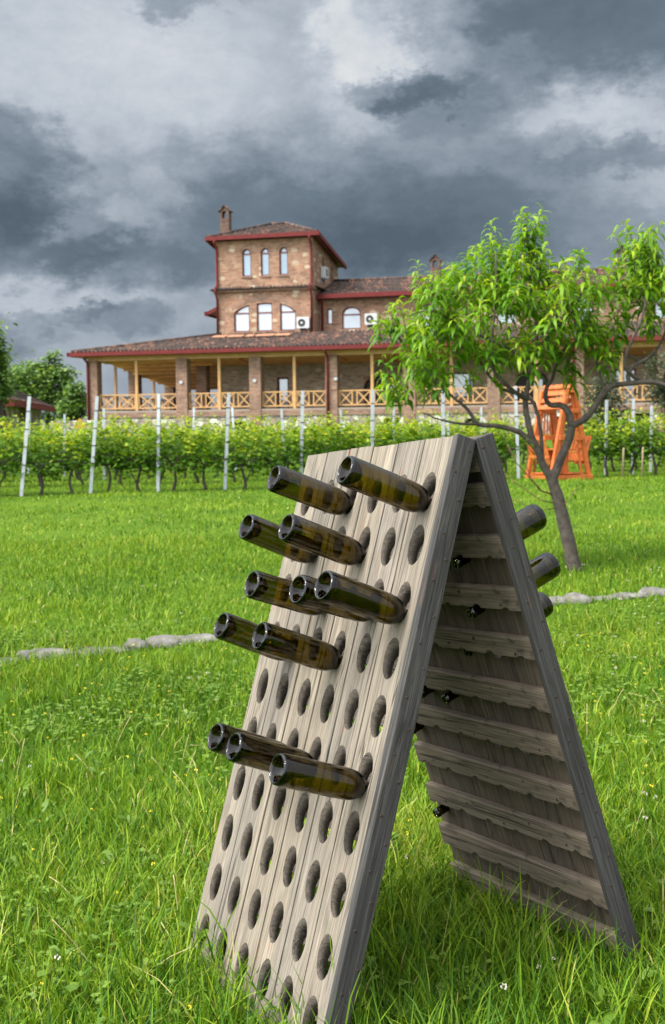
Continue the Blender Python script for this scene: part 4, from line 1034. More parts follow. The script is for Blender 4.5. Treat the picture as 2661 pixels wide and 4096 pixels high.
# front row: two vines in each gap between the posts
px_ = [posx[0] - 1.5] + posx + [posx[-1] + 0.2]
names = ['left of the first post'] + ['between the %s and %s posts' % (ORD[i], ORD[i + 1]) for i in range(7)]
for g in range(8):
    a, b = px_[g], px_[g + 1]
    for q in range(2):
        t = a + (b - a) * (q + .5) / 2 + random.uniform(-.08, .08)
        p = Vector((VP1.x, VP1.y, 0)) + row_d * t + row_n * random.uniform(.10, .24)
        place_vine(p.x, p.y, .85, 'leafy grapevine in the front row, %s of two %s' % ('left' if q == 0 else 'right', names[g]), 'grapevines of the front row')
# rows behind, up towards the house
for r_ in range(1, 9):
    off = 2.15 * r_ + .2
    t0 = -1.2 - 0.65 * r_; t1 = row_len + 2.2 + 0.5 * r_
    t = t0
    word = ORD[r_]
    while t < t1:
        p = Vector((VP1.x, VP1.y, 0)) + row_d * t + row_n * (off + random.uniform(-.1, .1))
        scr = 773 + FPX * p.x / p.y
        if not (r_ < 3 and scr > 1235):
            place_vine(p.x, p.y, random.uniform(.78, .86), 'leafy grapevine in the %s row back from the lawn' % word, 'grapevines of the %s row' % word)
        t += 0.82 if r_ < 4 else 1.0
    t = t0 + .4
    while t < t1:
        p = Vector((VP1.x, VP1.y, 0)) + row_d * t + row_n * (off - .05)
        scr = 773 + FPX * p.x / p.y
        if not (r_ < 3 and scr > 1235) and 1 < r_ < 5:
            place_post((p.x, p.y, gz(p.x, p.y)), random.uniform(-.05, .05), random.uniform(-.03, .03), random.uniform(1.5, 1.72), 'grey metal post standing in the %s row of vines' % word, 'posts in the %s row of vines' % word, 1.0)
        t += 4.3
# the shorter block of vines to the right of the swing
nb = 0
for (x0, y0), (x1, y1), n, s in (((6.1, 26.6), (10.2, 27.6), 8, .88), ((6.0, 28.4), (10.8, 29.5), 8, .92), ((6.3, 30.4), (11, 31.4), 8, .95)):
    for i in range(n):
        t = (i + random.uniform(-.15, .15)) / (n - 1)
        place_vine(x0 + (x1 - x0) * t, y0 + (y1 - y0) * t, s, 'bushy grapevine in the block of vines right of the garden swing', 'grapevines right of the swing')
for bx, by, Y, h, lab in ((1408, 1085, 27.2, 1.35, 'grey post among the vines right of the swing, nearest the swing'), (1470, 1088, 27.4, 1.38, 'grey post in the middle of the vines right of the swing'), (1512, 1085, 28.2, 1.2, 'grey post at the right end of the vines by the picture edge')):
    p = at(bx, by, Y); place_post((p.x, p.y, gz(p.x, p.y)), 0.01, 0, h + .35, lab, 'posts right of the swing')
M_stake = simple('weathered_stake', (0.30, 0.22, 0.15), 0.85, 0.2, 9)
for px, Y, lab in ((1447, 26.0, 'thin wooden stake at the foot of the right vines, left of two'), (1492, 26.2, 'thin wooden stake at the foot of the right vines, right of two')):
    p = at(px, 1098, Y); z = gz(p.x, p.y); m = MB(); m.tube([(p.x, p.y, z - .1), (p.x + .02, p.y, z + .62), (p.x + .025, p.y, z + .66)], [.022, .02, .006], 7); tag(m.build('wooden_stake', M_stake), lab, 'stake', 'stakes under the right vines')

# ------------------------------------------------------------------ peach tree
PB = on_ground(1337, 1328); TY = PB.y; TPX = FPX / TY
def tp_(px, py, dy=0.0):
    q = at(px, py, TY); return Vector((q.x, q.y + dy, q.z))
M_peach = leafy('peach_leaf', [(0.0, (0.035, 0.11, 0.006)), (0.35, (0.085, 0.21, 0.008)), (0.65, (0.165, 0.31, 0.010)), (0.9, (0.30, 0.40, 0.018)), (1.0, (0.42, 0.34, 0.05))], 0.45, 0.42, spec=0.25)
def peach():
    t = empty('peach_tree', PB, 0, 'young peach tree with long drooping leaves and forked dark trunk on the lawn', 'tree')
    limbs = []
    m = MB()
    def limb(pts, r0, r1, n=9):
        """smooth limb through picture points (px, py, depth)"""
        P = [tp_(*p) - PB for p in pts]; Q = []; 
        for i in range(len(P) - 1):
            p0, p1, p2, p3 = P[max(i - 1, 0)], P[i], P[i + 1], P[min(i + 2, len(P) - 1)]
            for k in range(4):
                u = k / 4; Q.append(0.5 * ((2 * p1) + (p2 - p0) * u + (2 * p0 - 5 * p1 + 4 * p2 - p3) * u * u + (3 * p1 - p0 - 3 * p2 + p3) * u ** 3))
        Q.append(P[-1]); L = len(Q)
        m.tube([q + Vector((random.gauss(0, .003), random.gauss(0, .003), 0)) if 0 < i < L - 1 else q for i, q in enumerate(Q)], [r0 + (r1 - r0) * (i / (L - 1)) * 1.0 + random.uniform(-.003, .003) * (r1 > .01) for i in range(L)], n)
        limbs.append(Q)
    limb([(1343, 1350), (1336, 1325), (1322, 1260), (1302, 1180), (1285, 1120), (1282, 1095)], .076, .048, 14)
    limb([(1284, 1120), (1262, 1080, -.02), (1242, 1035, -.05), (1226, 990, -.06), (1220, 935, -.05), (1230, 885, 0), (1243, 835, .05), (1250, 770, .05), (1240, 690, .05), (1228, 600, 0), (1224, 520, 0)], .040, .006)
    limb([(1243, 1040, -.05), (1205, 1006, -.1), (1150, 990, -.15), (1105, 986, -.2), (1078, 950, -.25), (1045, 925, -.3), (1000, 880, -.3), (960, 830, -.3)], .028, .006)
    limb([(1105, 986, -.2), (1060, 985, -.3), (1010, 975, -.35), (975, 960, -.4)], .016, .004)
    limb([(1282, 1118), (1302, 1072, .02), (1320, 1030, .02), (1332, 985, .0)], .044, .037)
    limb([(1330, 990), (1362, 968, -.05), (1388, 928, -.1), (1412, 900, -.12), (1450, 893, -.15), (1500, 890, -.2), (1550, 900, -.25), (1600, 890, -.3)], .034, .02)
    limb([(1330, 990), (1322, 955, .05), (1308, 942, .1), (1284, 940, .12), (1272, 918, .1), (1288, 880, .15), (1310, 830, .2), (1340, 770, .25), (1360, 690, .3)], .036, .006)
    limb([(1262, 1075, 0), (1250, 935, .2), (1180, 900, .4), (1130, 830, .5), (1100, 740, .5), (1095, 640, .5)], .02, .005)
    limb([(1222, 930, -.05), (1180, 905, -.2), (1140, 870, -.3), (1130, 800, -.4), (1140, 700, -.4), (1140, 600, -.35)], .022, .005)
    limb([(1232, 880, 0), (1190, 820, -.1), (1080, 770, -.2), (1000, 730, -.3), (940, 745, -.35)], .02, .004)
    limb([(1245, 830, .05), (1270, 780, -.2), (1320, 720, -.4), (1340, 650, -.4)], .018, .004)
    limb([(1245, 850, .05), (1290, 830, .1), (1330, 800, .0), (1385, 770, -.1)], .016, .004)
    limb([(1450, 893, -.15), (1462, 855, -.1), (1500, 835, 0), (1540, 800, .1), (1560, 730, .1), (1550, 650, .1)], .022, .006)
    limb([(1478, 888, -.15), (1440, 860, -.25), (1440, 820, -.3), (1475, 740, -.3), (1490, 650, -.25), (1496, 545, -.25)], .02, .005)
    limb([(1400, 912, -.1), (1395, 850, .1), (1385, 780, .2), (1380, 700, .2)], .014, .004)
    limb([(1500, 845, 0), (1470, 820, .2), (1440, 800, .3)], .012, .004)
    trunk = m.build('trunk', M_treebark, t)
    # dead reddish twigs low on the trunk, with a few young leaves
    m2 = MB(); tips = []
    for pts, r_ in (([(1286, 1150), (1255, 1140, -.1), (1225, 1110, -.2), (1190, 1075, -.3), (1165, 1030, -.35)], .009), ([(1288, 1170), (1250, 1160, -.1), (1200, 1125, -.1), (1160, 1090, -.1)], .006), ([(1292, 1180), (1240, 1185, -.2), (1190, 1160, -.3), (1150, 1150, -.35)], .005),
                    ([(1226, 1112, -.2), (1215, 1080, -.2), (1218, 1050, -.2)], .005), ([(1250, 1140, -.1), (1238, 1115, 0), (1245, 1090, 0)], .004), ([(1295, 1180), (1315, 1165, -.1), (1325, 1150, -.1)], .005)):
        P = [tp_(*p) - PB for p in pts]; m2.tube(P, [r_ * (1 - .6 * i / (len(P) - 1)) for i in range(len(P))], 5); tips.append(P)
    m2.build('twig', M_redtwig, t)
    # crown: leafy shoots through ellipsoids of the crown's volume
    ELL = [(1180, 760, 200, 95, .8, 70), (1000, 800, 95, 95, .6, 38), (950, 860, 38, 75, .4, 14), (1240, 690, 130, 65, .7, 34), (1350, 715, 90, 70, .6, 28), (1115, 665, 90, 45, .6, 22), (1385, 775, 45, 60, .5, 13),
           (1290, 800, 110, 60, .6, 22), (1160, 850, 110, 45, .6, 18), (1010, 710, 60, 45, .5, 14), (965, 925, 45, 25, .3, 4), (1040, 890, 60, 40, .4, 10), (1490, 650, 55, 75, .5, 22), (1560, 650, 75, 95, .5, 34), (1530, 735, 65, 35, .4, 10),
           (1620, 700, 80, 100, .5, 18), (1325, 870, 40, 30, .3, 6), (1225, 610, 34, 50, .25, 9), (1222, 550, 20, 34, .15, 5), (1142, 615, 22, 40, .2, 6), (1092, 632, 26, 30, .2, 5), (1270, 620, 45, 30, .3, 6), (1495, 580, 28, 40, .2, 6), (900, 775, 18, 14, .2, 4), (1385, 830, 40, 45, .3, 7)]
    pos, dr, sz, rn, bd = [], [], [], [], []
    tw = MB(); Rr = random.Random(21)
    def shoot(p, d, L, nl, lf=1.0):
        d = d.normalized(); Q = [p]; 
        for i in range(4):
            d = (d + Vector((Rr.gauss(0, .12), Rr.gauss(0, .12), .06))).normalized(); Q.append(Q[-1] + d * L / 4)
        tw.tube(Q, [.005, .0045, .004, .003, .002], 4)
        age = Rr.gauss(0, .1)
        for i in range(nl):
            u = (i + .5) / nl * 4; k = min(3, int(u)); q = Q[k].lerp(Q[k + 1], u - k); a = i * 2.4 + Rr.uniform(-.5, .5); tt = i / nl
            ax_ = (Q[k + 1] - Q[k]).normalized(); e1 = ax_.orthogonal().normalized(); e2 = ax_.cross(e1)
            o_ = e1 * math.cos(a) + e2 * math.sin(a)
            dd = o_ * (1.0 - .35 * tt) + ax_ * (.15 + .55 * tt)
            pos.append(q); dr.append(dd); sz.append(lf * Rr.uniform(.15, .23) * (1 - .35 * tt)); rn.append(min(1, max(0, .30 + .38 * tt + age + Rr.gauss(0, .13)))); bd.append(Rr.uniform(.7, 1.7))
    for cx_, cy_, rx, ry, rd, n in ELL:
        for i in range(int(n * .76)):
            v = Vector((Rr.gauss(0, 1), Rr.gauss(0, 1), Rr.gauss(0, 1))).normalized() * Rr.uniform(.35, 1.0) ** .5
            p = tp_(cx_ + v.x * rx, cy_ + 12 - v.z * ry, v.y * rd) - PB
            d = Vector((v.x * .7, v.y * .7, .75 + .3 * v.z))
            shoot(p, d, Rr.uniform(.16, .34), Rr.randint(14, 20))
    for px, py, dy, L in ((1224, 590, 0, .34), (1222, 560, .02, .28), (1140, 650, -.3, .34), (1093, 650, .4, .3), (1495, 600, -.2, .32), (1270, 640, .2, .25), (1330, 650, -.3, .22), (1190, 650, .3, .24), (1505, 610, 0, .2)):
        shoot(tp_(px, py, dy) - PB, Vector((Rr.uniform(-.1, .1), Rr.uniform(-.1, .1), 1)), L, 24, .92)
    for Pt in tips:
        if Rr.random() < .8: shoot(Pt[-1], Pt[-1] - Pt[-2], .14, 7, .6)
    shoot(tp_(1440, 985, -.3) - PB, Vector((.1, 0, 1)), .05, 9, .75)
    crown = leaf_cloud('crown', np.array([list(p) for p in pos]), np.array([list(p) for p in dr]), np.array(sz), 0.195, np.array(rn), M_peach, np.array(bd), t, 4)
    tw.build('shoots', M_twig, crown, fix=False)['kind'] = 'stuff'
M_redtwig = simple('reddish_twig_bark', (0.16, 0.075, 0.045), 0.8, 0.3, 20)
M_twig = simple('green_brown_twig', (0.14, 0.10, 0.05), 0.8, 0.3, 20)
peach()

# ------------------------------------------------------------------ trees and bushes behind
M_treeleaf = leafy('dark_tree_leaf', [(0.0, (0.04, 0.09, 0.025)), (0.5, (0.10, 0.19, 0.04)), (0.85, (0.19, 0.28, 0.06)), (1.0, (0.30, 0.37, 0.11))], 0.35)
M_olive = leafy('grey_green_leaf', [(0.0, (0.025, 0.04, 0.022)), (0.6, (0.05, 0.075, 0.04)), (1.0, (0.10, 0.13, 0.08))], 0.25)
def tree(name, base, blobs, n, leaf, mat, label, cat, group=None, width=.6, trunk_r=.14):
    """blobs: (dx, dz, rx, rz) metres about the base; leaves gathered in clumps"""
    t = empty(name, base, 0, label, cat, group)
    m = MB(); Rr = random.Random(len(label) + n)
    hi = max(b[1] for b in blobs)
    m.tube([(0, 0, -.2), (.05, 0, hi * .4), (0.1, .05, hi * .8)], [trunk_r, trunk_r * .8, trunk_r * .4], 9)
    for dx, dz, rx, rz in blobs: m.tube([(0.03, 0, hi * .35), (dx * .5, Rr.uniform(-.3, .3), dz * .75), (dx, Rr.uniform(-.3, .3), dz + rz * .3)], [trunk_r * .5, trunk_r * .35, trunk_r * .1], 7)
    m.build('trunk', M_treebark, t)
    tot = sum(b[2] * b[3] for b in blobs); P, D, S, Rn = [], [], [], []
    for dx, dz, rx, rz in blobs:
        k = max(4, int(n * rx * rz / tot)); ncl = max(3, k // 28)
        for c_ in range(ncl):
            v = rdir(1)[0] * rng.uniform(.45, 1.0); cc = np.array([dx + v[0] * rx, v[1] * rx, dz + v[2] * rz]); cr_ = rng.uniform(.13, .26) * min(rx, rz) + .12
            q = k // ncl; pp = cc + rng.normal(0, cr_, (q, 3)) * np.array([1, 1, .8]); P.append(pp); D.append(rdir(q, -.6, .6)); S.append(rng.uniform(.7, 1.3, q) * leaf)
            Rn.append(np.clip(rng.normal(.42, .14) + .2 * v[2] + rng.normal(0, .13, q), 0, 1))
    leaf_cloud('crown', np.concatenate(P), np.concatenate(D), np.concatenate(S), width, np.concatenate(Rn), mat, .3, t, 2)
def tree_px(px, Y, blobs, *a, **k):
    q = at(px, 1000, Y); b = Vector((q.x, Y, gz(q.x, Y))); u = Y / FPX
    bl = [((bx - px) * u, EYE + (1012 - by) * u - b.z, rx * u, ry * u) for bx, by, rx, ry in blobs]
    tree(a[0], b, bl, *a[1:], **k)
tree_px(0, 44, [(-25, 850, 38, 60), (-16, 795, 20, 36), (6, 905, 20, 36), (-40, 800, 50, 60), (0, 838, 16, 26)], 'leafy_tree', 4200, .20, M_treeleaf, 'dark green tree cut off by the left edge of the picture', 'tree', 'trees left of the house')
tree_px(110, 84, [(110, 900, 60, 55), (122, 838, 16, 22), (80, 870, 40, 35), (150, 880, 26, 32), (62, 900, 40, 50), (140, 940, 50, 40), (100, 850, 14, 20)], 'leafy_tree', 5200, .30, M_treeleaf, 'ragged tree with pointed top growing between the stone hut and the house', 'tree', 'trees left of the house')
tree_px(178, 80, [(178, 930, 28, 36), (168, 955, 36, 25), (185, 905, 12, 18)], 'leafy_tree', 2600, .26, M_treeleaf, 'round bushy tree close beside the left corner of the house', 'tree', 'trees left of the house')
tree_px(40, 92, [(30, 900, 50, 50), (45, 870, 20, 26), (-20, 880, 60, 70)], 'leafy_tree', 3000, .32, M_treeleaf, 'far tree rising behind the roof of the stone hut', 'tree', 'trees left of the house')
tree_px(1418, 36, [(1412, 960, 42, 62), (1430, 1000, 40, 40), (1405, 925, 26, 36), (1395, 1010, 34, 40)], 'olive_bush', 4200, .13, M_olive, 'grey green bush standing between the swing and the right vines', 'bush', width=.35, trunk_r=.06)
tree_px(1545, 40, [(1542, 885, 26, 60), (1560, 930, 40, 60), (1530, 930, 18, 36)], 'olive_bush', 3000, .13, M_olive, 'grey green bush against the veranda at the right edge', 'bush', width=.35, trunk_r=.06)

# ------------------------------------------------------------------ stone hut at the left
def hut():
    A_ = at(2, 950, 50); d = Vector((-0.10, .995, 0)).normalized(); yaw = math.atan2(d.y, d.x)
    z0 = gz(A_.x, A_.y + 5); o = empty('stone_hut', (A_.x, A_.y, z0), yaw, 'small stone hut with tiled roof and dark arched door at the left edge', 'hut')
    ez = EYE + 1.53 - z0; L, W = 12.0, 5.0
    m = MB(); ar = arc(5.2, 6.5, 1.35, .55); wall_open(m, 0, L, -.6, ez - .05, 0, .4, [(5.2, 6.5, -.6, 1.9)], lambda a, dd, z: (a, dd, z)); spandrel(m, 5.2, 6.5, 1.9, ar, 0)
    m.box((0.002, .402, -.6), (.4, W, ez - .05)); m.box((L - .4, .402, -.6), (L - .002, W, ez - .05)); m.build('wall', M_rubble, o, fix=False)
    m = MB(); m.add([(5.2, .3, -.6), (6.5, .3, -.6), (6.5, .3, 1.9), (5.2, .3, 1.9)], [(0, 1, 2, 3)]); m.build('door', M_dark, o)
    m = MB()
    for (a0, b0), (a1, b1) in zip(ar[:-1], ar[1:]):
        g_ = lambda p: (5.85 + (p[0] - 5.85) * 1.45, 1.35 + (p[1] - 1.35) * 1.6)
        m.add([(a0, -.03, b0), (a1, -.03, b1), (g_((a1, b1))[0], -.03, g_((a1, b1))[1]), (g_((a0, b0))[0], -.03, g_((a0, b0))[1])], [(0, 1, 2, 3)])
    m.build('arch', M_pillar, o, fix=False)
    m = MB(); rz = 1.45
    roof_slope(m, (0, -.5, ez), (1, 0, 0), (0, 3.0, rz), lambda t: (-.5 + 2.6 * t, L + .5 - 2.6 * t), math.hypot(3, rz))
    roof_slope(m, (0, W + .5, ez), (1, 0, 0), (0, -3.0, rz), lambda t: (-.5 + 2.6 * t, L + .5 - 2.6 * t), math.hypot(3, rz))
    roof_slope(m, (-.5, 0, ez), (0, 1, 0), (2.6, 0, rz), lambda t: (-.5 + 3 * t, W + .5 - 3 * t), math.hypot(2.6, rz))
    roof_slope(m, (L + .5, 0, ez), (0, 1, 0), (-2.6, 0, rz), lambda t: (-.5 + 3 * t, W + .5 - 3 * t), math.hypot(2.6, rz))
    m.build('roof', M_tile, o, fix=False)
    m = MB(); m.box((-.62, -.66, ez - .26), (L + .62, -.5, ez + .02)); m.box((-.62, -.499, ez - .26), (-.5, W + .5, ez + .02)); m.build('gutter', M_red, o)
    m = MB(); m.tube([(.2, -.09, ez - .2), (.2, -.09, -.3)], [.08, .08], 8); m.build('downpipe', M_red, o)
hut()
p = at(318 / 2.2086 * 1.0, 975, 60)
def low_wall():
    a = at(118, 1000, 66); z = gz(a.x, a.y); o = MB(); o.box((0, 0, -.5), (7.5, .45, EYE + .85 - z)); w = o.build('low_wall', M_rubble, bevel=.03)
    w.location = (a.x, a.y, z); w.rotation_euler = (0, 0, -.1); tag(w, 'low rubble wall between the stone hut and the house corner', 'wall')
low_wall()
m = MB(); m.box((-.07, -.07, -.4), (.07, .07, 1.1)); m.box((-.2, -.08, .75), (.2, -.071, .95)); q = at(124 * 1.0 + 62, 975, 56); op = m.build('orange_post', simple('orange_paint', (0.55, 0.22, 0.04), .6, .1), bevel=.01)
q = at(323 / 1.0 * .0 + 143.0, 980, 48)
op.location = (at(326, 980, 48).x * 0 + (324 - 773) / FPX * 48 * 0 + at(187, 980, 48).x, 48, gz(at(187, 980, 48).x, 48) + .25); tag(op, 'short orange wooden post behind the vines below the house corner', 'post')

# ------------------------------------------------------------------ garden swing
def swing():
    Y = 25.6; c = at(1292, 1104, Y); z = gz(c.x, Y); c.z = z
    W = simple('orange_stained_wood', (0.42, 0.10, 0.02), 0.6, 0.28, 7)
    o = empty('garden_swing', c, math.radians(24), 'orange wooden A-frame garden swing with facing benches behind the peach tree', 'garden swing')
    def part(name, f, mat=W, bev=.006):
        m = MB(); f(m); return m.build(name, mat, o, bevel=bev)
    hh = 1.95
    for y, nm in ((-.55, 0), (.55, 1)):
        for s in (-1, 1):
            part('frame_leg', lambda m: m.bar((s * .66, y, -.03), (s * .13, y, hh), .12, .10, up=(0, 1, 0)))
            part('frame_leg', lambda m: m.bar((s * .42, y + .03, .04), (s * .07, y + .03, hh - .08), .06, .06, up=(0, 1, 0)))
        part('cross_bar', lambda m: m.bar((-.42, y - .075, .92), (.42, y - .075, .92), .05, .11))
        part('cross_bar', lambda m: m.bar((-.26, y - .075, 1.5), (.26, y - .075, 1.5), .05, .09))
        part('base_rail', lambda m: m.bar((-.70, y - .085, .05), (.70, y - .085, .05), .07, .10))
    part('ridge_beam', lambda m: m.bar((0, -.66, hh), (0, .66, hh), .10, .10))
    for s in (-1, 1): part('base_rail', lambda m: m.bar((s * .64, -.5, .055), (s * .64, .5, .055), .08, .08))
    def canopy(s):
        def f(m):
            for k in range(4):
                x0 = s * (.06 + .075 * k); zz = hh + .09 - .15 * k
                m.bar((x0, -.62, zz), (x0, .62, zz), .10, .025, up=(s * .88, 0, .45))
            for yy in (-.6, .6): m.bar((s * .02, yy, hh + .06), (s * .30, yy, hh - .42), .04, .04)
        part('canopy', f)
    canopy(-1); canopy(1)
    for s in (-1, 1):
        def seat(m):
            for k in range(4): m.bar((s * (.30 + .085 * k), -.47, .40), (s * (.30 + .085 * k), .47, .40), .07, .03)
            for yy in (-.40, .40): m.bar((s * .26, yy, .36), (s * .60, yy, .36), .05, .05)
        part('bench_seat', seat)
        def back(m):
            for k in range(8):
                yy = -.42 + .12 * k; m.bar((s * .60, yy, .38), (s * .80, yy, .95), .07, .025, up=(1, 0, 0))
            for zz, xx in ((.50, .645), (.90, .785)): m.bar((s * xx, -.47, zz), (s * xx, .47, zz), .04, .07)
        part('bench_back', back)
    def top(m):
        for k in range(5): m.bar((-.20 + .1 * k, -.42, .66), (-.20 + .1 * k, .42, .66), .085, .03)
    part('table_top', top)
    part('table_panel', lambda m: m.box((-.13, -.30, .14), (.13, -.26, .64))); part('table_panel', lambda m: m.box((-.13, .26, .14), (.13, .30, .64)))
    def deck(m):
        for k in range(9): m.bar((-.56 + .14 * k, -.45, .13), (-.56 + .14 * k, .45, .13), .12, .03)
    part('foot_deck', deck)
    def back_slats(m):
        for k in range(5): m.bar((-.28 + .14 * k, .50, .95), (-.16 + .08 * k, .50, 1.48), .05, .03, up=(0, 1, 0))
    part('lattice', back_slats)
swing()
for o in C.objects:
    if o.name == 'garden_swing': o.scale = (.74, .8, .96); o.location.x += .05

# ------------------------------------------------------------------ edging stones
def stone_mat():
    m, t, b = new_mat('pale_field_stone'); tc = N(t, 'ShaderNodeTexCoord'); n = tnoise(t, tc.outputs['Object'], 8, 7, .7); n2 = tnoise(t, tc.outputs['Object'], 38, 5)
    c = ramp(t, n.outputs[0], [(0.3, (0.05, 0.045, 0.037)), (0.5, (0.12, 0.112, 0.098)), (0.7, (0.22, 0.212, 0.198))])
    c = mixc(t, maprange(t, n2.outputs[0], .55, .7, 0, .5), c, (0.14, 0.13, 0.105))
    t.links.new(c, b.inputs['Base Color']); b.inputs['Roughness'].default_value = .9
    bump(t, b, n2.outputs[0], .6, .01); return m
M_stone = stone_mat()
stones = [(12, 1541, 66, 'half cut off by the left picture edge'), (122, 1527, 120, 'large and pale, left half of the long pair'), (232, 1515, 126, 'large and pale, right half of the long pair'), (378, 1500, 78, 'rounded, right of the long pair'), (470, 1491, 64, 'flat one just left of the lower bottles'),
          (533, 1484, 60, 'half hidden behind the lower left bottles'), (596, 1476, 62, 'behind the left edge of the rack'),
          (62, 1535, 44, 'small, between first stone and long pair'), (318, 1508, 48, 'small, in the gap right of the pair'), (424, 1496, 44, 'small, between rounded and flat ones')] + \
         [(1284, 1405, 52, 'pale one touching the rack on its right'), (1341, 1400, 66, 'second right of the rack'), (1396, 1395, 50, 'third right of the rack'), (1452, 1390, 66, 'dark one fourth right of the rack'), (1522, 1383, 70, 'pale one at the right picture edge')]
for i, (px, py, w, lab) in enumerate(stones):
    g = on_ground(px, py); wm = w / FPX * g.y * 1.2
    bm = bmesh.new(); bmesh.ops.create_icosphere(bm, subdivisions=4, radius=1.0)
    rr = random.Random(60 + i); of = [rr.uniform(0, 9) for _ in range(6)]
    for v in bm.verts:
        x, y, z = v.co
        k = 1 + .10 * math.sin(2.1 * x + of[0]) * math.cos(1.7 * y + of[1]) + .07 * math.sin(4.2 * x + of[2] + 2 * z) + .06 * math.sin(5 * y + of[3] + 3 * x) + .05 * math.sin(9 * x + 4 * z + of[1]) * math.sin(7 * y + of[0]) + rr.uniform(-.025, .025)
        sx = abs(x) ** (.62 + .3 * (of[5] / 9)) * (1 if x > 0 else -1)
        v.co = (sx * wm / 2 * k, y * min(wm * .4, .16) * k, max(z, -.6) * (.048 + .02 * math.sin(of[4])) * k)
    for f in bm.faces: f.smooth = True
    me = bpy.data.meshes.new('edging_stone'); bm.to_mesh(me); bm.free(); me.materials.append(M_stone)
    o = bpy.data.objects.new('edging_stone', me); C.objects.link(o); o.location = g + Vector((0, 0, .004)); o.rotation_euler = (0, 0, rr.uniform(-.15, .15) + .25)
    tag(o, 'grey edging stone in the grass, ' + lab, 'stone', 'edging stones across the lawn')
#@@PART4
# ------------------------------------------------------------------ grass
def pn(x, y, s, k=0):
    return (np.sin(x * s * 1.3 + 1.7 * k + 1.1 * np.sin(y * s * .9 + k)) + np.sin(y * s * 1.1 + 2.3 * k + 1.3 * np.sin(x * s * .7 + 2 * k)) + .6 * np.sin((x + y) * s * 2.1 + k) + .6 * np.sin((x - 1.4 * y) * s * 1.7 + 3 * k)) / 3.2
def blades(n, y0, y1, hfun, w0, segs):
    yy = np.sqrt(rng.uniform(y0 ** 2, y1 ** 2, n)); half = .30 * yy + 2.4
    x = rng.uniform(-1, 1, n) * half; y = yy
    d = pn(x, y, 2.3, 1) * .4 + pn(x, y, 6.5, 2) * .35 + pn(x, y, 19, 5) * .45
    keep = rng.uniform(0, 1, n) < .62 + .5 * d
    x, y, d = x[keep], y[keep], d[keep]; n = len(x)
    # blades grow in tufts
    tx = np.round(x / .055) * .055 + rng.uniform(-.02, .02, n); x = x + (tx - x) * .45
    z = ground(x, y)
    h = hfun(x, y) * rng.gamma(7, 1 / 7, n) * (1 + .5 * d)
    w = w0 * rng.uniform(.6, 1.4, n)
    a = rng.uniform(0, 2 * np.pi, n) ; lean = np.abs(rng.normal(.32, .26, n)); curv = rng.uniform(.2, 1.5, n)
    dx, dy = np.cos(a), np.sin(a); b = a + np.pi / 2 + rng.normal(0, .7, n); sx, sy = np.cos(b), np.sin(b)
    V = []; px, py, pz = x.copy(), y.copy(), z - .012; th = lean.copy()
    for i in range(segs + 1):
        t = i / segs
        if i == segs: V.append(np.stack([px, py, pz], 1)[:, None])
        else:
            ww = w * (.75 + .5 * t - 1.0 * t * t) * .5
            V.append(np.stack([np.stack([px - sx * ww, py - sy * ww, pz], 1), np.stack([px + sx * ww, py + sy * ww, pz], 1)], 1))
        st = h / segs; px = px + dx * np.sin(th) * st; py = py + dy * np.sin(th) * st; pz = pz + np.cos(th) * st; th = np.minimum(th + curv / segs, 2.2)
    V = np.concatenate(V, 1); k = V.shape[1]
    r_ = np.clip(.42 - .15 * np.clip((3.8 - y) / 1.2, 0, 1) + .17 * pn(x, y, 1.1, 4) + .16 * d + rng.normal(0, .2, n), 0, .9); dry = rng.uniform(0, 1, n) < .05; r_[dry] = rng.uniform(.92, 1, dry.sum())
    return V.reshape(-1, 3), k, n, np.repeat(r_, k)
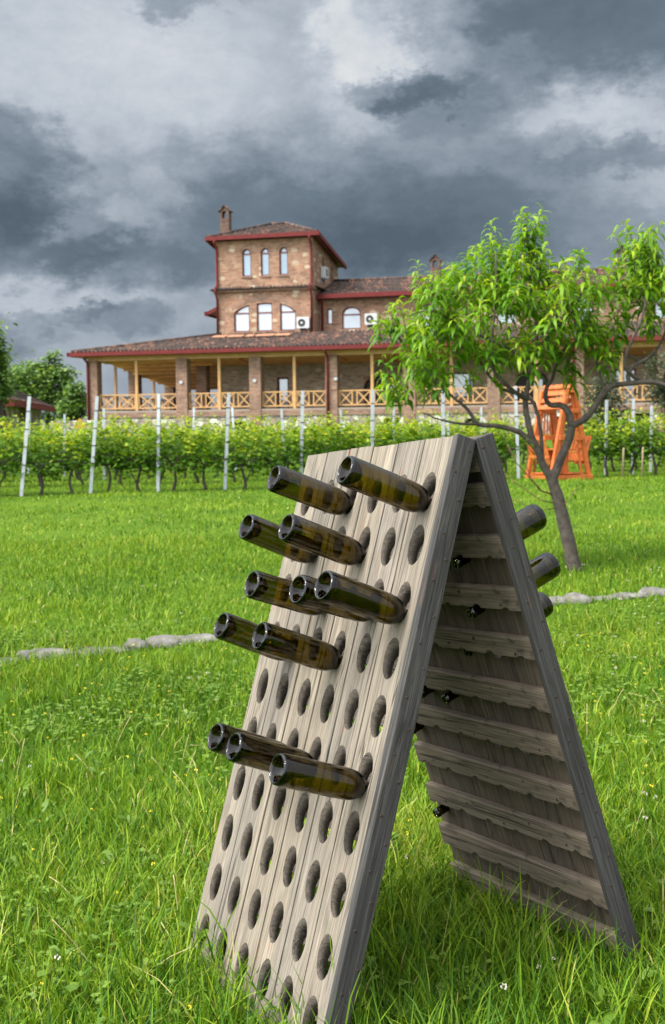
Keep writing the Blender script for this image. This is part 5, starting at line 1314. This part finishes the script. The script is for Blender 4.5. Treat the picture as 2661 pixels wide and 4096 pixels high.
def build_grass():
    def near(x, y):
        tall = .055 * np.exp(-(((x - .3) / .9) ** 2 + ((y - 2.9) / .9) ** 2)) + .012 * np.clip((2.9 - y) / 1.0, 0, 1)
        return .076 + tall + .02 * pn(x, y, 1.6, 6)
    sets = [blades(330000, 1.3, 4.6, near, .0056, 3), blades(280000, 4.6, 8.6, lambda x, y: .072 + .015 * pn(x, y, 1.2, 6), .007, 2),
            blades(230000, 8.6, 15, lambda x, y: .058 + .01 * pn(x, y, .9, 6), .009, 2), blades(190000, 15, 34, lambda x, y: .055 + .012 * pn(x, y, .7, 6), .016, 2)]
    Vs, F4, F3, A = [], [], [], []; base = 0
    for V, k, n, r_ in sets:
        b = base + (np.arange(n) * k)[:, None]; s = (k - 1) // 2
        for i in range(s - 1): F4.append(b + np.array([[2 * i, 2 * i + 1, 2 * i + 3, 2 * i + 2]]))
        F3.append(b + np.array([[2 * (s - 1), 2 * (s - 1) + 1, 2 * s]])); Vs.append(V); A.append(r_); base += len(V)
    o = np_mesh('grass', np.concatenate(Vs), [np.concatenate(F4), np.concatenate(F3)], M_grass, {'rnd': np.concatenate(A)}, smooth=True)
    tag(o, kind='stuff')
    # clover and broad leaves low in the grass
    n = 15000; y = np.sqrt(rng.uniform(1.5 ** 2, 9 ** 2, n)); x = rng.uniform(-1, 1, n) * (.3 * y + 1.6); keep = pn(x, y, 1.9, 9) > .05; x, y = x[keep], y[keep]
    x = np.repeat(x, 3); y = np.repeat(y, 3); n = len(x); a = np.tile([0, 2.1, 4.2], n // 3) + np.repeat(rng.uniform(0, 6, n // 3), 3)
    z = ground(x, y) + np.repeat(rng.uniform(.03, .085, n // 3), 3)
    P = [np.stack([x, y, z], 1)]; D = [np.stack([np.cos(a), np.sin(a), np.full(n, .25)], 1)]; S = [np.repeat(rng.uniform(.012, .022, n // 3), 3)]; R_ = [rng.uniform(0, 1, n)]
    o = leaf_cloud('clover', P[0], D[0], S[0], 1.0, R_[0], M_weed, .2, None, 2); tag(o, kind='stuff')
    n = 130; y = np.sqrt(rng.uniform(1.6 ** 2, 6 ** 2, n)); x = rng.uniform(-1, 1, n) * (.3 * y + .8)
    ex = [(.42, 2.02), (.62, 2.05), (.52, 2.15), (.72, 2.2), (.35, 2.1), (.25, 2.2), (.8, 2.35), (-.55, 2.7), (-.42, 2.5)]
    x = np.concatenate([x, [e[0] for e in ex]]); y = np.concatenate([y, [e[1] for e in ex]]); P, D, S, R_ = [], [], [], []
    for xi, yi in zip(x, y):
        k = rng.integers(4, 8); zz = gz(xi, yi); sc_ = rng.uniform(.028, .058)
        for q in range(k):
            a = rng.uniform(0, 6.28); P.append((xi + .01 * math.cos(a), yi + .01 * math.sin(a), zz + .04 + .06 * rng.random())); D.append((math.cos(a), math.sin(a), rng.uniform(.3, 1.2))); S.append(sc_ * rng.uniform(.7, 1.2)); R_.append(rng.random())
    o = leaf_cloud('broadleaf_weed', np.array(P), np.array(D), np.array(S), .42, np.array(R_), M_weed, .35, None, 4); tag(o, kind='stuff')
    # white clover heads, tiny yellow flowers, dry stalks
    def heads(name, n, r0, mat, ylo, yhi, hlo, hhi, stem):
        m = MB(); Rr = random.Random(hash(name) % 100 if False else len(name))
        for i in range(n):
            yy = math.sqrt(Rr.uniform(ylo ** 2, yhi ** 2)); xx = Rr.uniform(-1, 1) * (.3 * yy + .8); z = gz(xx, yy); h = Rr.uniform(hlo, hhi); r_ = r0 * Rr.uniform(.7, 1.2)
            for q in range(9):
                a = Rr.uniform(0, 6.28); e = Rr.uniform(-.4, 1.2); d = Vector((math.cos(a) * math.cos(e), math.sin(a) * math.cos(e), math.sin(e)))
                c = Vector((xx, yy, z + h)) + d * r_ * .6; u = d.orthogonal().normalized() * r_ * .45; v = d.cross(u)
                m.add([c - u - v * .3, c + u - v * .3, c + d * r_ * .6 + u * .4, c + d * r_ * .6 - u * .4], [(0, 1, 2, 3)])
            if stem: m.tube([(xx, yy, z), (xx + .005, yy, z + h)], [.0011, .0011], 4, 1)
        o = m.build(name, [mat, M_weed], fix=False); tag(o, kind='stuff')
    heads('clover_blossom', 200, .0075, M_petal, 2.6, 11, .07, .13, True)
    heads('yellow_blossom', 420, .0055, M_yellow, 1.8, 8, .05, .10, False)
    m = MB(); Rr = random.Random(8)
    for i in range(90):
        yy = math.sqrt(Rr.uniform(1.6 ** 2, 6 ** 2)); xx = Rr.uniform(-1, 1) * (.3 * yy + .6); z = gz(xx, yy); a = Rr.uniform(0, 6.28); L = Rr.uniform(.08, .24); l = Rr.uniform(.2, 1.2)
        P = [Vector((xx, yy, z)) + Vector((math.cos(a) * l * t * L, math.sin(a) * l * t * L, L * t * (1.1 - .4 * l * t))) for t in (0, .4, .7, 1)]
        m.tube(P, [.0012, .0011, .0009, .0012], 4)
    o = m.build('dry_stalks', M_straw, fix=False); tag(o, kind='stuff')
build_grass()
